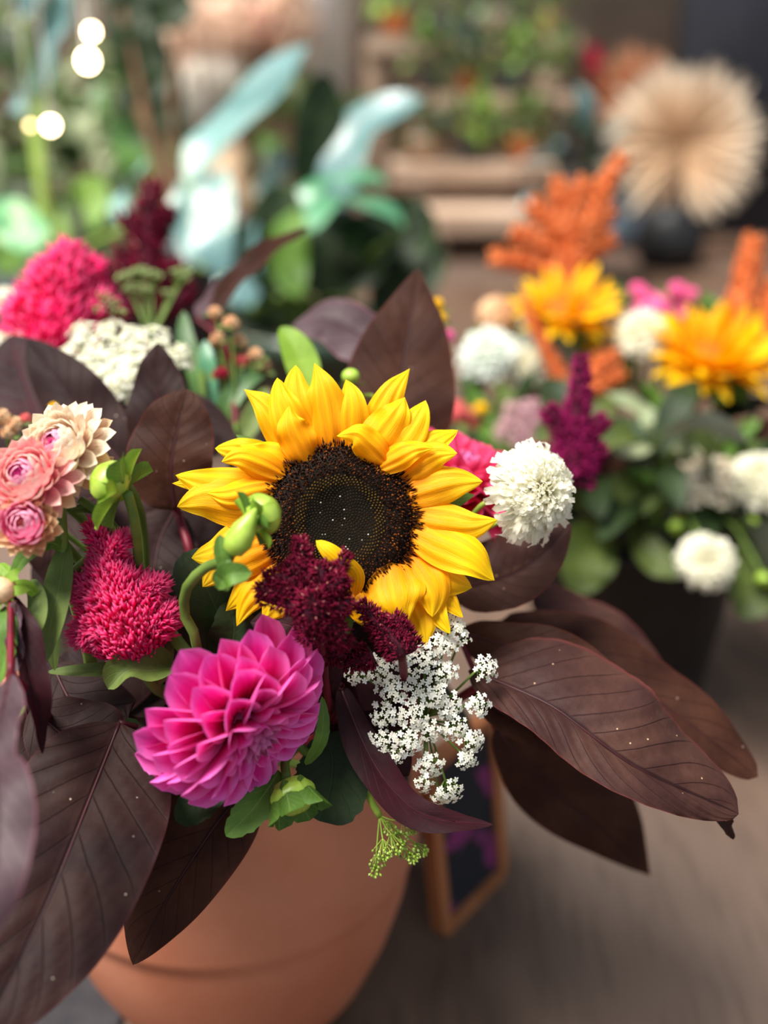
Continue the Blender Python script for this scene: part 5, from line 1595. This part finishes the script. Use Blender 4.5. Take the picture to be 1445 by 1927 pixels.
for x in (TIERS[0][0] + .03, TIERS[0][1] - .05):
    MB().box(Vector((x, 4.2, TIERS[0][3] / 2)), .07, .05, TIERS[0][3]).build('post', wood, st, smooth=False)
for (a, b) in ((0, 1), (1, 2), (2, 3)):
    for s_ in (0, 1):
        x = (TIERS[b][s_] + (.04 if s_ == 0 else -.04))
        MB().box(Vector((x, TIERS[b][2], TIERS[b][3] / 2 - .03)), .06, .05, max(.05, TIERS[b][3] - .06)).build('post', wood, st, smooth=False)
names = ['leafy plant in terracotta pot', 'leafy plant in blue pot', 'leafy plant in white pot', 'leafy plant in tan pot', 'leafy plant in grey pot']
k = 0
TL = ['top tier', 'second tier', 'third tier', 'lowest tier']
for ti, (xa, xb, y, z) in enumerate(TIERS[:3]):
    for j, fx in enumerate((.14, .38, .62, .86) if ti < 2 else (.2, .5, .82)):
        c = Vector((lerp(xa, xb, fx), y - .01, z))
        mt = (('green', 'bg_leaf', 'green_lime'), ('bg_leaf', 'green', 'green_olive'), ('green_dark', 'strel', 'bg_leaf'))[k % 3]
        pmk = ('terra', 'blue', 'white', 'tan', 'grey')[k % 5]
        where = ('at the white post end', 'second from the white post', 'second from the palm fans', 'at the palm fan end')[j] if ti < 2 else ('at the white post end', 'in the middle', 'at the palm fan end')[j]
        shrub('%s on the %s, %s' % (names[k % 5], TL[ti], where), c, .05, .075, PM[pmk], 26, .10, .11, .075, mt, 'potted plants on the tiered stand')
        k += 1

# ------------------------------------------------------------------ dried palm fans by the dark wall
PFm = {'tan': petal_mat('dried palm blade', [(0, (222, 180, 136)), (.5, (246, 214, 178)), (1, (255, 238, 216))], veins=4, transl=.3), 'orange': petal_mat('orange dried palm blade', [(0, (190, 110, 70)), (.6, (224, 150, 108)), (1, (238, 176, 140))], veins=4, transl=.3)}


def palm_fan(label, hubp, base, R, key, a0, a1, n, face):
    t = thing('dried_palm_fan', label, 'dried palm', base, 'dried palm fans by the slate wall')
    MB().tube([base, (base + hubp) / 2, hubp], .012, 8, 8).build('stem', MAT['stem_brown'], t)
    A = face.cross(Vector((0, 0, 1))).normalized() * -1
    B = Vector((0, 0, 1))
    me = MB().blade([Vector((0, 0, 0)), Vector((0, .5, .03)), Vector((0, 1, 0))], .046, .046, prof(.6, .5), Vector((0, 0, 1)), fold=.5, nu=10, nv=2).mesh('blade', PFm[key])
    for i in range(n):
        a = radians(lerp(a0, a1, i / (n - 1)))
        d = (A * sin(a) + B * cos(a) + face * rnd(.0, .25)).normalized()
        x = d.cross(face).normalized()
        M = Matrix((x, d, x.cross(d))).transposed().to_4x4()
        inst('blade', me, Matrix.Translation(hubp) @ M @ Matrix.Rotation(rnd(-.3, .3), 4, 'Y') @ Matrix.Scale(R * rnd(.9, 1.05), 4), t)
    return t


pb_ = on_floor(1265, 3.35)
pv = thing('floor_vase', 'dark grey floor vase holding the tan palm fan', 'vase', pb_)
MB().lathe([(0, .005), (.08, .005), (.10, .03), (.11, .10), (.07, .16), (.06, .18), (.05, .17), (.05, .1), (0, .1)], pb_, sides=28).build('body', blk, pv)
face = (CAM - at(1280, 280, 3.4)).normalized()
palm_fan('large tan dried palm fan in the dark vase', at(1278, 275, 3.42), pb_ + Vector((0, 0, .11)), .27, 'tan', -165, 165, 76, face)
pb2 = on_floor(1180, 3.7)
pv2 = thing('floor_vase', 'blue grey floor vase holding the orange palm fan', 'vase', pb2)
MB().lathe([(0, .005), (.08, .005), (.10, .03), (.11, .14), (.07, .22), (.06, .24), (.05, .22), (.05, .1), (0, .1)], pb2, sides=28).build('body', PM['blue'], pv2)
palm_fan('smaller orange dried palm fan behind the tan one', at(1190, 190, 3.75), pb2 + Vector((0, 0, .12)), .19, 'orange', -130, 130, 30, face)
shrub('dark leaved plant in a grey pot between the stand and the palm fans', on_floor(1080, 3.12), .09, .16, PM['grey'], 60, .12, .26, .10, ('green_dark', 'plum_mauve', 'strel'), 'potted shrubs against the wall')
filler('deep red cockscomb flower beside the orange palm fan', [(1118, 125, 20, 'crimson'), (1124, 155, 17, 'crimson'), (1115, 100, 14, 'crimson')], on_floor(1100, 3.7) + Vector((0, 0, .25)), at(1118, 190, 3.75), [at(1105, 300, 3.72)], 3.75, group='background flowers', fs=.004)
